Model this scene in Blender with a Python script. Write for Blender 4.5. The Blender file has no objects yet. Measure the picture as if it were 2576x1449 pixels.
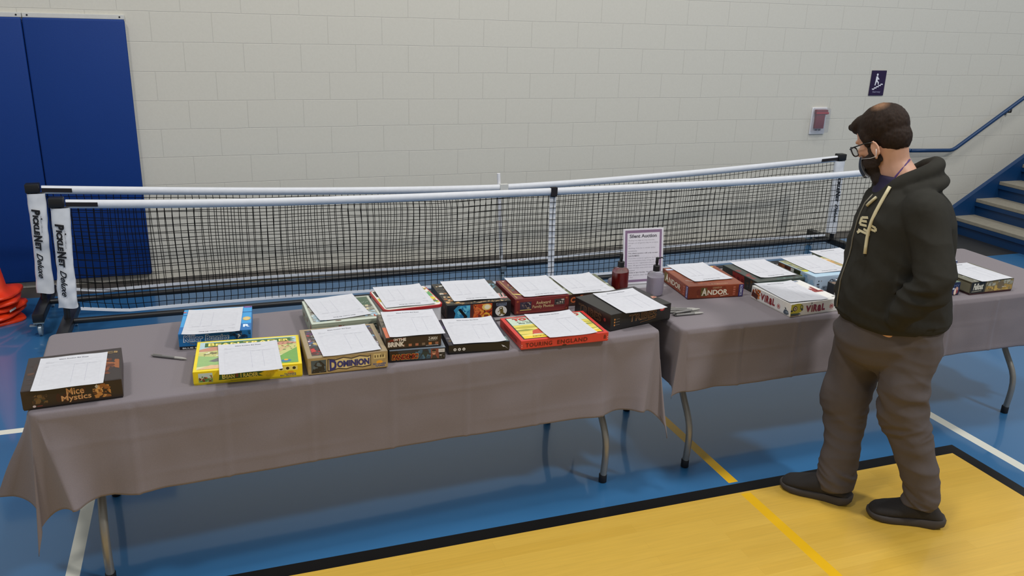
import bpy, bmesh, math, random
from mathutils import Vector, Matrix, noise

# ---------------------------------------------------------------- camera, world, lights
scn = bpy.context.scene
COL = scn.collection
PI = math.pi
scn.view_settings.view_transform = 'Standard'
scn.view_settings.look = 'None'
scn.view_settings.gamma = 1.0
scn.view_settings.use_curve_mapping = False
scn.view_settings.exposure = 0.0

CAM_F = Vector((0.32560899, 0.88986436, -0.31956251))
CAM_R = Vector((0.9422087, -0.33357505, 0.0311522))
CAM_U = Vector((0.07887685, 0.31123801, 0.94705298))
cd = bpy.data.cameras.new('camera')
cam = bpy.data.objects.new('camera', cd)
COL.objects.link(cam)
cd.sensor_fit = 'HORIZONTAL'
cd.sensor_width = 36.0
cd.lens = 29.5377
cd.clip_start = 0.05
cd.clip_end = 100
cam.matrix_world = Matrix((
    (CAM_R.x, CAM_U.x, -CAM_F.x, 0.0),
    (CAM_R.y, CAM_U.y, -CAM_F.y, 0.0),
    (CAM_R.z, CAM_U.z, -CAM_F.z, 2.0632),
    (0, 0, 0, 1)))
scn.camera = cam

w = bpy.data.worlds.new('world')
scn.world = w
w.use_nodes = True
w.node_tree.nodes['Background'].inputs[0].default_value = (0.86, 0.93, 1.0, 1)
w.node_tree.nodes['Background'].inputs[1].default_value = 0.33

def area_light(name, loc, target, size, energy, color=(1, 1, 1), size_y=None):
    ld = bpy.data.lights.new(name, 'AREA')
    ld.energy = energy
    ld.color = color
    ld.size = size
    if size_y:
        ld.shape = 'RECTANGLE'
        ld.size_y = size_y
    o = bpy.data.objects.new(name, ld)
    COL.objects.link(o)
    o.location = loc
    d = Vector(target) - Vector(loc)
    o.rotation_euler = d.to_track_quat('-Z', 'Y').to_euler()
    return o

# high-bay fixtures of the gymnasium ceiling
area_light('high_bay_light', (5.2, -1.6, 7.2), (2.6, 2.6, 0), 0.7, 300, (1.0, 0.97, 0.93))
area_light('high_bay_light', (-2.6, 1.2, 7.2), (0, 4.0, 0), 0.9, 150, (1.0, 0.97, 0.93))
area_light('high_bay_light', (1.8, 3.1, 7.2), (1.8, 3.1, 0), 0.9, 150, (1.0, 0.97, 0.93))
area_light('high_bay_light', (9.5, 2.5, 7.2), (7.5, 4.5, 0), 0.9, 120, (0.97, 0.98, 1.0))

# ---------------------------------------------------------------- helpers
def lin(c):
    out = []
    for v in c[:3]:
        v = v / 255.0
        out.append(v / 12.92 if v <= 0.04045 else ((v + 0.055) / 1.055) ** 2.4)
    return tuple(out) + (1.0,)

def base_mat(name):
    m = bpy.data.materials.new(name)
    m.use_nodes = True
    nt = m.node_tree
    return m, nt, nt.nodes['Principled BSDF']

def mat(name, rgb, rough=0.5, metal=0.0, var=0.08, scale=30.0, bump=0.0, bump_scale=200.0, spec=0.5, coat=0.0, trans=0.0, alpha=1.0):
    m, nt, b = base_mat(name)
    tc = nt.nodes.new('ShaderNodeTexCoord')
    nz = nt.nodes.new('ShaderNodeTexNoise')
    nz.inputs['Scale'].default_value = scale
    nz.inputs['Detail'].default_value = 4
    nt.links.new(tc.outputs['Object'], nz.inputs['Vector'])
    mx = nt.nodes.new('ShaderNodeMix')
    mx.data_type = 'RGBA'
    c = lin(rgb)
    mx.inputs[6].default_value = tuple(max(0, x * (1 - var)) for x in c[:3]) + (1,)
    mx.inputs[7].default_value = tuple(min(1, x * (1 + var)) for x in c[:3]) + (1,)
    nt.links.new(nz.outputs['Fac'], mx.inputs[0])
    nt.links.new(mx.outputs[2], b.inputs['Base Color'])
    b.inputs['Roughness'].default_value = rough
    b.inputs['Metallic'].default_value = metal
    b.inputs['Specular IOR Level'].default_value = spec
    b.inputs['Coat Weight'].default_value = coat
    b.inputs['Transmission Weight'].default_value = trans
    b.inputs['Alpha'].default_value = alpha
    if bump:
        n2 = nt.nodes.new('ShaderNodeTexNoise')
        n2.inputs['Scale'].default_value = bump_scale
        n2.inputs['Detail'].default_value = 3
        nt.links.new(tc.outputs['Object'], n2.inputs['Vector'])
        bp = nt.nodes.new('ShaderNodeBump')
        bp.inputs['Strength'].default_value = bump
        bp.inputs['Distance'].default_value = 0.002
        nt.links.new(n2.outputs['Fac'], bp.inputs['Height'])
        nt.links.new(bp.outputs['Normal'], b.inputs['Normal'])
    return m

def printed_mat(name, rough=0.35, spec=0.5):
    m, nt, b = base_mat(name)
    a = nt.nodes.new('ShaderNodeVertexColor')
    a.layer_name = 'Col'
    tc = nt.nodes.new('ShaderNodeTexCoord')
    nz = nt.nodes.new('ShaderNodeTexNoise')
    nz.inputs['Scale'].default_value = 60
    nt.links.new(tc.outputs['Object'], nz.inputs['Vector'])
    mp = nt.nodes.new('ShaderNodeMapRange')
    mp.inputs['To Min'].default_value = 0.93
    mp.inputs['To Max'].default_value = 1.07
    nt.links.new(nz.outputs['Fac'], mp.inputs['Value'])
    mu = nt.nodes.new('ShaderNodeVectorMath')
    mu.operation = 'SCALE'
    nt.links.new(a.outputs['Color'], mu.inputs[0])
    nt.links.new(mp.outputs['Result'], mu.inputs['Scale'])
    nt.links.new(mu.outputs['Vector'], b.inputs['Base Color'])
    b.inputs['Roughness'].default_value = rough
    b.inputs['Specular IOR Level'].default_value = spec
    return m

M = {}
M['print'] = printed_mat('printed_card', 0.38)
M['sheet'] = printed_mat('printed_paper', 0.8, 0.2)
M['black_metal'] = mat('black_powder_coat', (24, 24, 26), 0.38)
M['black_plastic'] = mat('black_plastic', (20, 20, 22), 0.45)
M['grey_metal'] = mat('grey_painted_steel', (150, 146, 138), 0.35, 0.5)
M['steel'] = mat('zinc_steel', (150, 165, 172), 0.3, 0.6)
M['wheel'] = mat('clear_wheel', (130, 150, 165), 0.2)
M['vinyl_white'] = mat('white_vinyl', (222, 224, 228), 0.35, bump=0.3, bump_scale=25)
M['tape_white'] = mat('white_net_tape', (228, 230, 235), 0.5)
M['cord'] = mat('black_net_cord', (20, 20, 20), 0.9, spec=0.1)
M['velcro'] = mat('hook_and_loop_black', (26, 22, 26), 0.9)
M['ink'] = mat('black_ink', (20, 20, 24), 0.5)
M['orange'] = mat('orange_pvc', (238, 62, 22), 0.42)
M['pad'] = mat('blue_pad_vinyl', (14, 54, 124), 0.55, spec=0.25, bump=0.25, bump_scale=300, var=0.05, scale=4)
M['stair_blue'] = mat('blue_steel_paint', (10, 54, 98), 0.4)
M['tread'] = mat('worn_concrete_tread', (142, 136, 122), 0.75, var=0.18, scale=25)
M['trim'] = mat('painted_wood_trim', (205, 205, 200), 0.5)
M['purple'] = mat('purple_sign', (38, 20, 62), 0.35)
M['white'] = mat('white_plastic', (232, 232, 236), 0.4)
M['red'] = mat('red_plastic', (175, 22, 32), 0.3)
M['darkred'] = mat('dark_red_plastic', (120, 14, 24), 0.35)
M['pen'] = mat('grey_pen_barrel', (120, 118, 116), 0.3)
M['pen2'] = mat('pale_pen_grip', (168, 166, 160), 0.35)
M['table'] = mat('speckled_plastic', (190, 188, 180), 0.55)
M['rubber'] = mat('black_rubber', (16, 16, 20), 0.6)

def clear_mat(name, rgb, rough, ior=1.47, alpha=1.0):
    m, nt, b = base_mat(name)
    b.inputs['Base Color'].default_value = lin(rgb)
    b.inputs['Roughness'].default_value = rough
    b.inputs['Transmission Weight'].default_value = 1.0
    b.inputs['IOR'].default_value = ior
    return m
M['clear'] = clear_mat('clear_plastic', (240, 240, 245), 0.12, 1.2)
M['acrylic'] = mat('clear_acrylic', (225, 228, 232), 0.1, alpha=0.25, spec=0.8)
M['cover'] = mat('clear_cover', (170, 175, 188), 0.12, alpha=0.22, spec=0.9)
M['clear_sheet'] = mat('clear_front_sheet', (225, 228, 232), 0.1, alpha=0.07, spec=0.8)
M['soap'] = mat('red_soap', (120, 26, 22), 0.15, coat=0.6)
M['gel'] = mat('frosted_gel', (222, 214, 224), 0.22, trans=0.55, bump=0.6, bump_scale=90)

def new_obj(name, me, parent=None):
    o = bpy.data.objects.new(name, me)
    COL.objects.link(o)
    if parent is not None:
        o.parent = parent
    return o

def empty(name, loc=(0, 0, 0), rz=0.0):
    o = bpy.data.objects.new(name, None)
    o.empty_display_size = 0.1
    COL.objects.link(o)
    o.location = loc
    o.rotation_euler = (0, 0, rz)
    return o

def tag(o, label=None, cat=None, group=None, kind=None):
    if label: o['label'] = label
    if cat: o['category'] = cat
    if group: o['group'] = group
    if kind: o['kind'] = kind
    return o

class MB:
    """collects simple solids into one mesh"""
    def __init__(s):
        s.v = []; s.f = []; s.m = []; s.c = []
    def add(s, vs, fs, mi=0, col=None):
        n = len(s.v)
        s.v += [Vector(a) for a in vs]
        for f in fs:
            s.f.append([i + n for i in f]); s.m.append(mi); s.c.append(col)
        return s
    def box(s, x0, y0, z0, x1, y1, z1, mi=0, bev=0.0, col=None):
        if bev <= 0:
            vs = [(x0, y0, z0), (x1, y0, z0), (x1, y1, z0), (x0, y1, z0), (x0, y0, z1), (x1, y0, z1), (x1, y1, z1), (x0, y1, z1)]
            fs = [(0, 3, 2, 1), (4, 5, 6, 7), (0, 1, 5, 4), (1, 2, 6, 5), (2, 3, 7, 6), (3, 0, 4, 7)]
            return s.add(vs, fs, mi, col)
        bm = bmesh.new()
        bmesh.ops.create_cube(bm, size=1)
        for v in bm.verts:
            v.co = Vector(((x0 + x1) / 2 + v.co.x * (x1 - x0), (y0 + y1) / 2 + v.co.y * (y1 - y0), (z0 + z1) / 2 + v.co.z * (z1 - z0)))
        bmesh.ops.bevel(bm, geom=bm.edges[:] + bm.verts[:], offset=bev, segments=2, profile=0.5, affect='EDGES')
        bm.verts.index_update()
        vs = [v.co.copy() for v in bm.verts]
        fs = [[v.index for v in f.verts] for f in bm.faces]
        bm.free()
        return s.add(vs, fs, mi, col)
    def tube(s, pts, r, seg=10, mi=0, cap=True, col=None, up=None, flat=1.0):
        pts = [Vector(p) for p in pts]
        n = len(pts)
        rs = r if isinstance(r, (list, tuple)) else [r] * n
        base = len(s.v)
        prev = None
        for i, p in enumerate(pts):
            t = (pts[min(i + 1, n - 1)] - pts[max(i - 1, 0)]).normalized()
            if prev is None:
                a = Vector(up) if up else (Vector((0, 0, 1)) if abs(t.z) < 0.9 else Vector((1, 0, 0)))
                nx = t.cross(a).normalized()
            else:
                nx = (prev - t * prev.dot(t)).normalized()
            prev = nx
            ny = t.cross(nx).normalized()
            for k in range(seg):
                an = 2 * PI * k / seg
                s.v.append(p + (nx * math.cos(an) + ny * math.sin(an) * flat) * rs[i])
        for i in range(n - 1):
            for k in range(seg):
                a = base + i * seg + k; b = base + i * seg + (k + 1) % seg
                s.f.append([a, b, b + seg, a + seg]); s.m.append(mi); s.c.append(col)
        if cap:
            s.f.append([base + k for k in range(seg)][::-1]); s.m.append(mi); s.c.append(col)
            s.f.append([base + (n - 1) * seg + k for k in range(seg)]); s.m.append(mi); s.c.append(col)
        return s
    def lathe(s, prof, cx=0, cy=0, seg=24, mi=0, sx=1.0, sy=1.0, sq=2.0, col=None, cap=True):
        base = len(s.v)
        for (r, z) in prof:
            for k in range(seg):
                an = 2 * PI * k / seg
                c, d = math.cos(an), math.sin(an)
                if sq != 2.0:
                    q = (abs(c) ** sq + abs(d) ** sq) ** (-1 / sq)
                else:
                    q = 1
                s.v.append(Vector((cx + r * c * q * sx, cy + r * d * q * sy, z)))
        for i in range(len(prof) - 1):
            for k in range(seg):
                a = base + i * seg + k; b = base + i * seg + (k + 1) % seg
                s.f.append([a, b, b + seg, a + seg]); s.m.append(mi); s.c.append(col)
        if cap:
            s.f.append([base + k for k in range(seg)][::-1]); s.m.append(mi); s.c.append(col)
            e = base + (len(prof) - 1) * seg
            s.f.append([e + k for k in range(seg)]); s.m.append(mi); s.c.append(col)
        return s
    def ell(s, c, r, seg=20, rings=12, rot=None, mi=0, col=None):
        base = len(s.v)
        R = rot if rot is not None else Matrix.Identity(3)
        c = Vector(c)
        for i in range(rings + 1):
            th = PI * i / rings
            for k in range(seg):
                an = 2 * PI * k / seg
                p = Vector((r[0] * math.sin(th) * math.cos(an), r[1] * math.sin(th) * math.sin(an), r[2] * math.cos(th)))
                s.v.append(c + R @ p)
        for i in range(rings):
            for k in range(seg):
                a = base + i * seg + k; b = base + i * seg + (k + 1) % seg
                s.f.append([a, a + seg, b + seg, b]); s.m.append(mi); s.c.append(col)
        return s
    def xform(s, mtx, start=0):
        for i in range(start, len(s.v)):
            s.v[i] = mtx @ s.v[i]
        return s
    def build(s, name, mats, parent=None, smooth=False, auto=None):
        me = bpy.data.meshes.new(name)
        me.from_pydata([tuple(v) for v in s.v], [], s.f)
        if not isinstance(mats, (list, tuple)):
            mats = [mats]
        for m in mats:
            me.materials.append(m)
        for p, mi in zip(me.polygons, s.m):
            p.material_index = mi
            p.use_smooth = smooth
        if any(c is not None for c in s.c):
            ca = me.color_attributes.new('Col', 'FLOAT_COLOR', 'CORNER')
            for p, c in zip(me.polygons, s.c):
                cc = lin(c) if c is not None else (0.8, 0.8, 0.8, 1)
                for li in p.loop_indices:
                    ca.data[li].color = cc
        if auto and smooth:
            me.update()
            try:
                me.set_sharp_from_angle(angle=math.radians(auto))
            except Exception:
                pass
        me.update()
        return new_obj(name, me, parent)

# ---- lettering from the built-in font
_tc = {}
def glyphs(text, bold=0.0, shear=0.0, spacing=1.0):
    key = (text, bold, shear, spacing)
    if key in _tc: return _tc[key]
    cu = bpy.data.curves.new('lettering', 'FONT')
    cu.body = text
    cu.size = 1.0
    cu.offset = bold
    cu.shear = shear
    cu.space_character = spacing
    cu.resolution_u = 3
    cu.fill_mode = 'FRONT'
    o = bpy.data.objects.new('lettering', cu)
    COL.objects.link(o)
    bpy.context.view_layer.update()
    dg = bpy.context.evaluated_depsgraph_get()
    me = o.evaluated_get(dg).to_mesh()
    vs = [(v.co.x, v.co.y) for v in me.vertices]
    fs = [list(p.vertices) for p in me.polygons]
    o.evaluated_get(dg).to_mesh_clear()
    bpy.data.objects.remove(o)
    bpy.data.curves.remove(cu)
    if not vs:
        vs = [(0, 0)]
    x0 = min(v[0] for v in vs); x1 = max(v[0] for v in vs)
    y0 = min(v[1] for v in vs); y1 = max(v[1] for v in vs)
    _tc[key] = (vs, fs, x0, y0, x1, y1)
    return _tc[key]

class Art:
    """flat printed shapes on one face; u to the right, v up, in metres"""
    def __init__(s):
        s.items = []
    def poly(s, pts, col, layer=1):
        s.items.append((list(pts), [list(range(len(pts)))], col, layer)); return s
    def rect(s, x0, y0, x1, y1, col, layer=1, n=1):
        if n == 1:
            return s.poly([(x0, y0), (x1, y0), (x1, y1), (x0, y1)], col, layer)
        vs = []; fs = []
        hor = (x1 - x0) > (y1 - y0)
        for i in range(n + 1):
            t = i / n
            if hor: vs += [(x0 + (x1 - x0) * t, y0), (x0 + (x1 - x0) * t, y1)]
            else: vs += [(x0, y0 + (y1 - y0) * t), (x1, y0 + (y1 - y0) * t)]
        for i in range(n):
            fs.append([2 * i, 2 * i + 2, 2 * i + 3, 2 * i + 1] if hor else [2 * i, 2 * i + 1, 2 * i + 3, 2 * i + 2])
        s.items.append((vs, fs, col, layer)); return s
    def ell(s, cx, cy, rx, ry, col, layer=2, n=20, a=0.0):
        ca, sa = math.cos(a), math.sin(a)
        pts = []
        for k in range(n):
            t = 2 * PI * k / n
            x, y = rx * math.cos(t), ry * math.sin(t)
            pts.append((cx + x * ca - y * sa, cy + x * sa + y * ca))
        return s.poly(pts, col, layer)
    def line(s, x0, y0, x1, y1, w_, col, layer=2):
        dx, dy = x1 - x0, y1 - y0
        L = math.hypot(dx, dy) or 1
        nx, ny = -dy / L * w_ / 2, dx / L * w_ / 2
        return s.poly([(x0 - nx, y0 - ny), (x1 - nx, y1 - ny), (x1 + nx, y1 + ny), (x0 + nx, y0 + ny)], col, layer)
    def text(s, t, x0, y0, x1, y1, col, layer=3, bold=0.015, shear=0.0, rot=0, spacing=1.0):
        vs, fs, a0, b0, a1, b1 = glyphs(t, bold, shear, spacing)
        sx, sy = max(a1 - a0, 1e-6), max(b1 - b0, 1e-6)
        out = []
        for (x, y) in vs:
            p, q = (x - a0) / sx, (y - b0) / sy
            if rot == 90: p, q = 1 - q, p
            elif rot == -90: p, q = q, 1 - p
            elif rot == 180: p, q = 1 - p, 1 - q
            out.append((x0 + (x1 - x0) * p, y0 + (y1 - y0) * q))
        s.items.append((out, fs, col, layer)); return s
    def blobs(s, x0, y0, x1, y1, pal, n, smin, smax, seed=1, layer=2):
        rd = random.Random(seed)
        for i in range(n):
            cx, cy = rd.uniform(x0, x1), rd.uniform(y0, y1)
            r = rd.uniform(smin, smax); e = rd.uniform(0.35, 1.0); a = rd.uniform(0, PI)
            k = rd.randint(5, 9); pts = []
            for j in range(k):
                t = 2 * PI * j / k
                rr = r * rd.uniform(0.65, 1.15)
                x = rr * math.cos(t); y = rr * e * math.sin(t)
                px = cx + x * math.cos(a) - y * math.sin(a); py = cy + x * math.sin(a) + y * math.cos(a)
                pts.append((min(max(px, x0), x1), min(max(py, y0), y1)))
            s.poly(pts, rd.choice(pal), layer + 0.04 * i)
        return s
    def emit(s, mb, O, U, V, N, e0=0.0003, step=0.00012, fn=None, mi=0):
        O, U, V, N = Vector(O), Vector(U), Vector(V), Vector(N)
        for (vs, fs, col, layer) in s.items:
            off = e0 + step * layer
            if fn: P = [fn(x, y, off) for (x, y) in vs]
            else: P = [O + U * x + V * y + N * off for (x, y) in vs]
            mb.add(P, fs, mi, col)
        return mb

# ---------------------------------------------------------------- setting: wall, floor
def wall_material():
    m, nt, b = base_mat('painted_block')
    N, L = nt.nodes, nt.links
    geo = N.new('ShaderNodeNewGeometry')
    sp = N.new('ShaderNodeSeparateXYZ'); L.new(geo.outputs['Position'], sp.inputs[0])
    ax = N.new('ShaderNodeMath'); ax.operation = 'ADD'; ax.inputs[1].default_value = 0.1212 + 0.4064 * 40; L.new(sp.outputs['X'], ax.inputs[0])
    az = N.new('ShaderNodeMath'); az.operation = 'ADD'; az.inputs[1].default_value = -0.1168 + 0.2032 * 4; L.new(sp.outputs['Z'], az.inputs[0])
    # gentle waviness so the hand-laid courses are not ruler straight
    nz0 = N.new('ShaderNodeTexNoise'); nz0.inputs['Scale'].default_value = 1.7; L.new(geo.outputs['Position'], nz0.inputs['Vector'])
    wv = N.new('ShaderNodeMath'); wv.operation = 'MULTIPLY_ADD'; wv.inputs[1].default_value = 0.012; L.new(nz0.outputs['Fac'], wv.inputs[0]); L.new(az.outputs[0], wv.inputs[2])
    cb = N.new('ShaderNodeCombineXYZ'); L.new(ax.outputs[0], cb.inputs[0]); L.new(wv.outputs[0], cb.inputs[1])
    br = N.new('ShaderNodeTexBrick')
    br.offset = 0.5; br.offset_frequency = 2
    br.inputs['Scale'].default_value = 1.0
    br.inputs['Mortar Size'].default_value = 0.0028
    br.inputs['Mortar Smooth'].default_value = 0.6
    br.inputs['Bias'].default_value = 0
    br.inputs['Brick Width'].default_value = 0.4064
    br.inputs['Row Height'].default_value = 0.2032
    br.inputs['Color1'].default_value = (0.5, 0.5, 0.5, 1); br.inputs['Color2'].default_value = (0.6, 0.6, 0.6, 1)
    br.inputs['Mortar'].default_value = (0.4, 0.4, 0.4, 1)
    L.new(cb.outputs[0], br.inputs['Vector'])
    nz = N.new('ShaderNodeTexNoise'); nz.inputs['Scale'].default_value = 70; nz.inputs['Detail'].default_value = 5
    L.new(geo.outputs['Position'], nz.inputs['Vector'])
    mx = N.new('ShaderNodeMix'); mx.data_type = 'RGBA'
    mx.inputs[6].default_value = lin((205, 202, 191)); mx.inputs[7].default_value = lin((213, 210, 199))
    L.new(nz.outputs['Fac'], mx.inputs[0])
    m2 = N.new('ShaderNodeMix'); m2.data_type = 'RGBA'
    m2.inputs[7].default_value = lin((182, 179, 170))
    fm = N.new('ShaderNodeMath'); fm.operation = 'MULTIPLY'; fm.inputs[1].default_value = 0.3; L.new(br.outputs['Fac'], fm.inputs[0])
    L.new(fm.outputs[0], m2.inputs[0]); L.new(mx.outputs[2], m2.inputs[6])
    L.new(m2.outputs[2], b.inputs['Base Color'])
    hm = N.new('ShaderNodeMath'); hm.operation = 'MULTIPLY_ADD'; hm.inputs[1].default_value = -1.0
    nn = N.new('ShaderNodeMath'); nn.operation = 'MULTIPLY'; nn.inputs[1].default_value = 0.12; L.new(nz.outputs['Fac'], nn.inputs[0])
    L.new(br.outputs['Fac'], hm.inputs[0]); L.new(nn.outputs[0], hm.inputs[2])
    bp = N.new('ShaderNodeBump'); bp.inputs['Strength'].default_value = 0.5; bp.inputs['Distance'].default_value = 0.004
    L.new(hm.outputs[0], bp.inputs['Height']); L.new(bp.outputs['Normal'], b.inputs['Normal'])
    b.inputs['Roughness'].default_value = 0.5
    return m

WY = 6.62
mb = MB(); mb.box(-5, WY, -0.02, 13, WY + 0.2, 7.5)
tag(mb.build('wall_back', wall_material()), kind='structure')

def floor_mat(name, rgb, rough, var=0.05, scale=3.0, stretch=(1, 1, 1), coat=0.0):
    m, nt, b = base_mat(name)
    N, L = nt.nodes, nt.links
    tc = N.new('ShaderNodeTexCoord'); mp = N.new('ShaderNodeMapping'); mp.inputs['Scale'].default_value = stretch
    L.new(tc.outputs['Object'], mp.inputs['Vector'])
    nz = N.new('ShaderNodeTexNoise'); nz.inputs['Scale'].default_value = scale; nz.inputs['Detail'].default_value = 6
    L.new(mp.outputs[0], nz.inputs['Vector'])
    mx = N.new('ShaderNodeMix'); mx.data_type = 'RGBA'; c = lin(rgb)
    mx.inputs[6].default_value = tuple(x * (1 - var) for x in c[:3]) + (1,)
    mx.inputs[7].default_value = tuple(min(1, x * (1 + var)) for x in c[:3]) + (1,)
    L.new(nz.outputs['Fac'], mx.inputs[0]); L.new(mx.outputs[2], b.inputs['Base Color'])
    b.inputs['Roughness'].default_value = rough
    b.inputs['Coat Weight'].default_value = coat
    b.inputs['Coat Roughness'].default_value = 0.07
    return m
def wood_mat():
    m, nt, b = base_mat('maple_court')
    N, L = nt.nodes, nt.links
    geo = N.new('ShaderNodeNewGeometry')
    br = N.new('ShaderNodeTexBrick'); br.offset = 0.37; br.offset_frequency = 2
    br.inputs['Scale'].default_value = 1; br.inputs['Brick Width'].default_value = 0.95; br.inputs['Row Height'].default_value = 0.057
    br.inputs['Mortar Size'].default_value = 0.0004; br.inputs['Mortar Smooth'].default_value = 0.3
    br.inputs['Color1'].default_value = lin((209, 168, 66)); br.inputs['Color2'].default_value = lin((216, 176, 74)); br.inputs['Mortar'].default_value = lin((194, 154, 60))
    L.new(geo.outputs['Position'], br.inputs['Vector'])
    mp = N.new('ShaderNodeMapping'); mp.inputs['Scale'].default_value = (1.2, 22, 1); L.new(geo.outputs['Position'], mp.inputs['Vector'])
    nz = N.new('ShaderNodeTexNoise'); nz.inputs['Scale'].default_value = 4; nz.inputs['Detail'].default_value = 5; L.new(mp.outputs[0], nz.inputs['Vector'])
    mr = N.new('ShaderNodeMapRange'); mr.inputs['To Min'].default_value = 0.88; mr.inputs['To Max'].default_value = 1.1; L.new(nz.outputs['Fac'], mr.inputs['Value'])
    sc = N.new('ShaderNodeVectorMath'); sc.operation = 'SCALE'; L.new(br.outputs['Color'], sc.inputs[0]); L.new(mr.outputs['Result'], sc.inputs['Scale'])
    L.new(sc.outputs['Vector'], b.inputs['Base Color'])
    b.inputs['Roughness'].default_value = 0.36
    b.inputs['Coat Weight'].default_value = 0.45; b.inputs['Coat Roughness'].default_value = 0.12
    return m
FM = [floor_mat('blue_sport_floor', (46, 104, 152), 0.38, 0.06, 2.0, coat=0.6),
      wood_mat(),
      floor_mat('black_court_border', (14, 13, 14), 0.3),
      floor_mat('white_line_paint', (222, 222, 210), 0.4, 0.05, 8),
      floor_mat('yellow_line_tape', (226, 176, 14), 0.4),
      floor_mat('charcoal_floor_edge', (72, 68, 65), 0.55),
      floor_mat('dark_landing_with_shade', (36, 37, 39), 0.5)]  # dark landing floor, its colour deepened to include shade at the stair foot
def floor_zone(x, y):
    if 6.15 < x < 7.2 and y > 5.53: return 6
    if y > 6.37: return 5
    yb, yw = 2.826, 2.757
    if y > yb:
        if 2.137 < x < 2.187 and y > 2.84 and y < 4.6: return 4
        if -0.632 < x < -0.582 and y < 4.30: return 3
        if 4.25 < y < 4.30 and x < -0.582: return 3
        if 3.585 < x < 3.645 and y < 4.6: return 3
        return 0
    if x > 3.458: return 3 if 3.585 < x < 3.645 else 0
    if y > yw or x > 3.39: return 2
    if -0.632 < x < -0.582: return 3
    if 2.137 < x < 2.187 and y < 2.745: return 4
    return 1
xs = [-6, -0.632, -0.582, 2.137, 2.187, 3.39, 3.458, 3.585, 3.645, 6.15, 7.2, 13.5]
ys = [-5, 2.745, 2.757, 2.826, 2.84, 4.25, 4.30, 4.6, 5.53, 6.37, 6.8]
mb = MB()
idx = {}
for j, y in enumerate(ys):
    for i, x in enumerate(xs):
        idx[i, j] = len(mb.v); mb.v.append(Vector((x, y, 0)))
for j in range(len(ys) - 1):
    for i in range(len(xs) - 1):
        mb.f.append([idx[i, j], idx[i + 1, j], idx[i + 1, j + 1], idx[i, j + 1]])
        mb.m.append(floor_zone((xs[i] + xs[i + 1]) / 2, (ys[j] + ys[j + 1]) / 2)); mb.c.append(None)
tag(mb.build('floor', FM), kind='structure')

# wall pads
def pad(x0, x1, label):
    t = empty('wall_pad', (x0, WY, 0))
    wd = x1 - x0
    mb = MB(); mb.box(0, -0.055, 0.055, wd, -0.012, 1.882, bev=0.012)
    mb.build('cushion', M['pad'], t, smooth=True, auto=50)
    mb = MB(); mb.box(0.004, -0.012, 0.06, wd - 0.004, 0, 1.88)
    mb.build('backing_board', M['trim'], t)
    mb = MB(); mb.box(0, -0.018, 1.882, wd, 0, 1.912, bev=0.002)
    rl = mb.build('top_strip', M['trim'], t)
    for sx in (0.03, wd - 0.03):
        mb = MB()
        mb.lathe([(0.0055, 0), (0.0055, 0.003), (0.002, 0.004)], seg=12)
        mb.xform(Matrix.Translation((sx, -0.018, 1.898)) @ Matrix.Rotation(PI / 2, 4, 'X'))
        mb.build('screw', M['black_metal'], rl)
    tag(t, label, 'wall pad', 'blue wall pads')
pad(-1.106, -0.484, 'blue padded wall panel with a full right edge against bare block')
pad(-1.730, -1.110, 'blue padded wall panel cut off by the left edge of the photo')

# stair sign
def stair_sign():
    t = empty('stair_sign', (6.084, WY - 0.006, 1.459))
    mb = MB(); mb.box(-0.086, -0.003, -0.117, 0.086, 0.006, 0.117, bev=0.0015)
    mb.build('plate', M['purple'], t)
    a = Art(); W_ = (232, 232, 240)
    a.ell(-0.018, 0.078, 0.0105, 0.0115, W_)
    a.poly([(-0.030, 0.062), (-0.012, 0.064), (-0.004, 0.050), (0.010, 0.038), (0.006, 0.030), (-0.008, 0.036), (-0.008, 0.022), (0.010, 0.008), (0.010, -0.014), (0.000, -0.014), (-0.001, 0.002), (-0.016, 0.012), (-0.026, -0.022), (-0.036, -0.022), (-0.032, 0.020)], W_)
    pts = [(-0.062, -0.052)]
    x, y = -0.062, -0.052
    st = []
    for k in range(5):
        st.append((x, y)); x += 0.024; st.append((x, y)); y += 0.0115
    low = [(px + 0.006, py - 0.010) for (px, py) in reversed(st)]
    a.poly(st + low, W_)
    a.text('Stairway', -0.048, -0.094, 0.046, -0.074, (150, 148, 175), bold=0.01)
    mb = MB(); a.emit(mb, (0, -0.003, 0), (1, 0, 0), (0, 0, 1), (0, -1, 0))
    mb.build('stair_symbol', M['print'], t)
    tag(t, 'small dark purple stairway sign with white climbing figure on the block wall', 'sign')
stair_sign()

# fire alarm pull station under its clear cover
def pull_station():
    t = empty('fire_alarm_station', (5.452, WY, 0.985))
    mb = MB(); mb.box(-0.085, -0.012, 0, 0.085, 0, 0.25, bev=0.004)
    mb.build('back_plate', M['white'], t, smooth=True, auto=40)
    mb = MB(); mb.box(-0.052, -0.045, 0.055, 0.045, -0.012, 0.19, bev=0.006)
    mb.box(-0.062, -0.05, 0.185, 0.07, -0.012, 0.232, bev=0.008)
    mb.build('alarm_body', M['darkred'], t, smooth=True, auto=40)
    mb = MB(); mb.box(-0.066, -0.056, 0.192, 0.074, -0.05, 0.21, bev=0.002)
    mb.build('pull_handle', M['red'], t, smooth=True, auto=40)
    mb = MB(); mb.box(-0.083, -0.075, 0.018, 0.083, -0.0125, 0.248, bev=0.012)
    mb.build('cover', M['cover'], t, smooth=True, auto=40)
    a = Art(); a.rect(-0.07, 0.03, 0.05, 0.048, (200, 198, 204)); a.rect(-0.03, 0.033, 0.0, 0.045, (120, 60, 70)); a.rect(0.01, 0.033, 0.035, 0.045, (120, 40, 50))
    mb = MB(); a.emit(mb, (0, -0.0125, 0), (1, 0, 0), (0, 0, 1), (0, -1, 0)); mb.build('warning_label', M['print'], t)
    tag(t, 'red fire alarm pull station in a clear lift-up cover on the wall', 'fire alarm')
pull_station()

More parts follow.
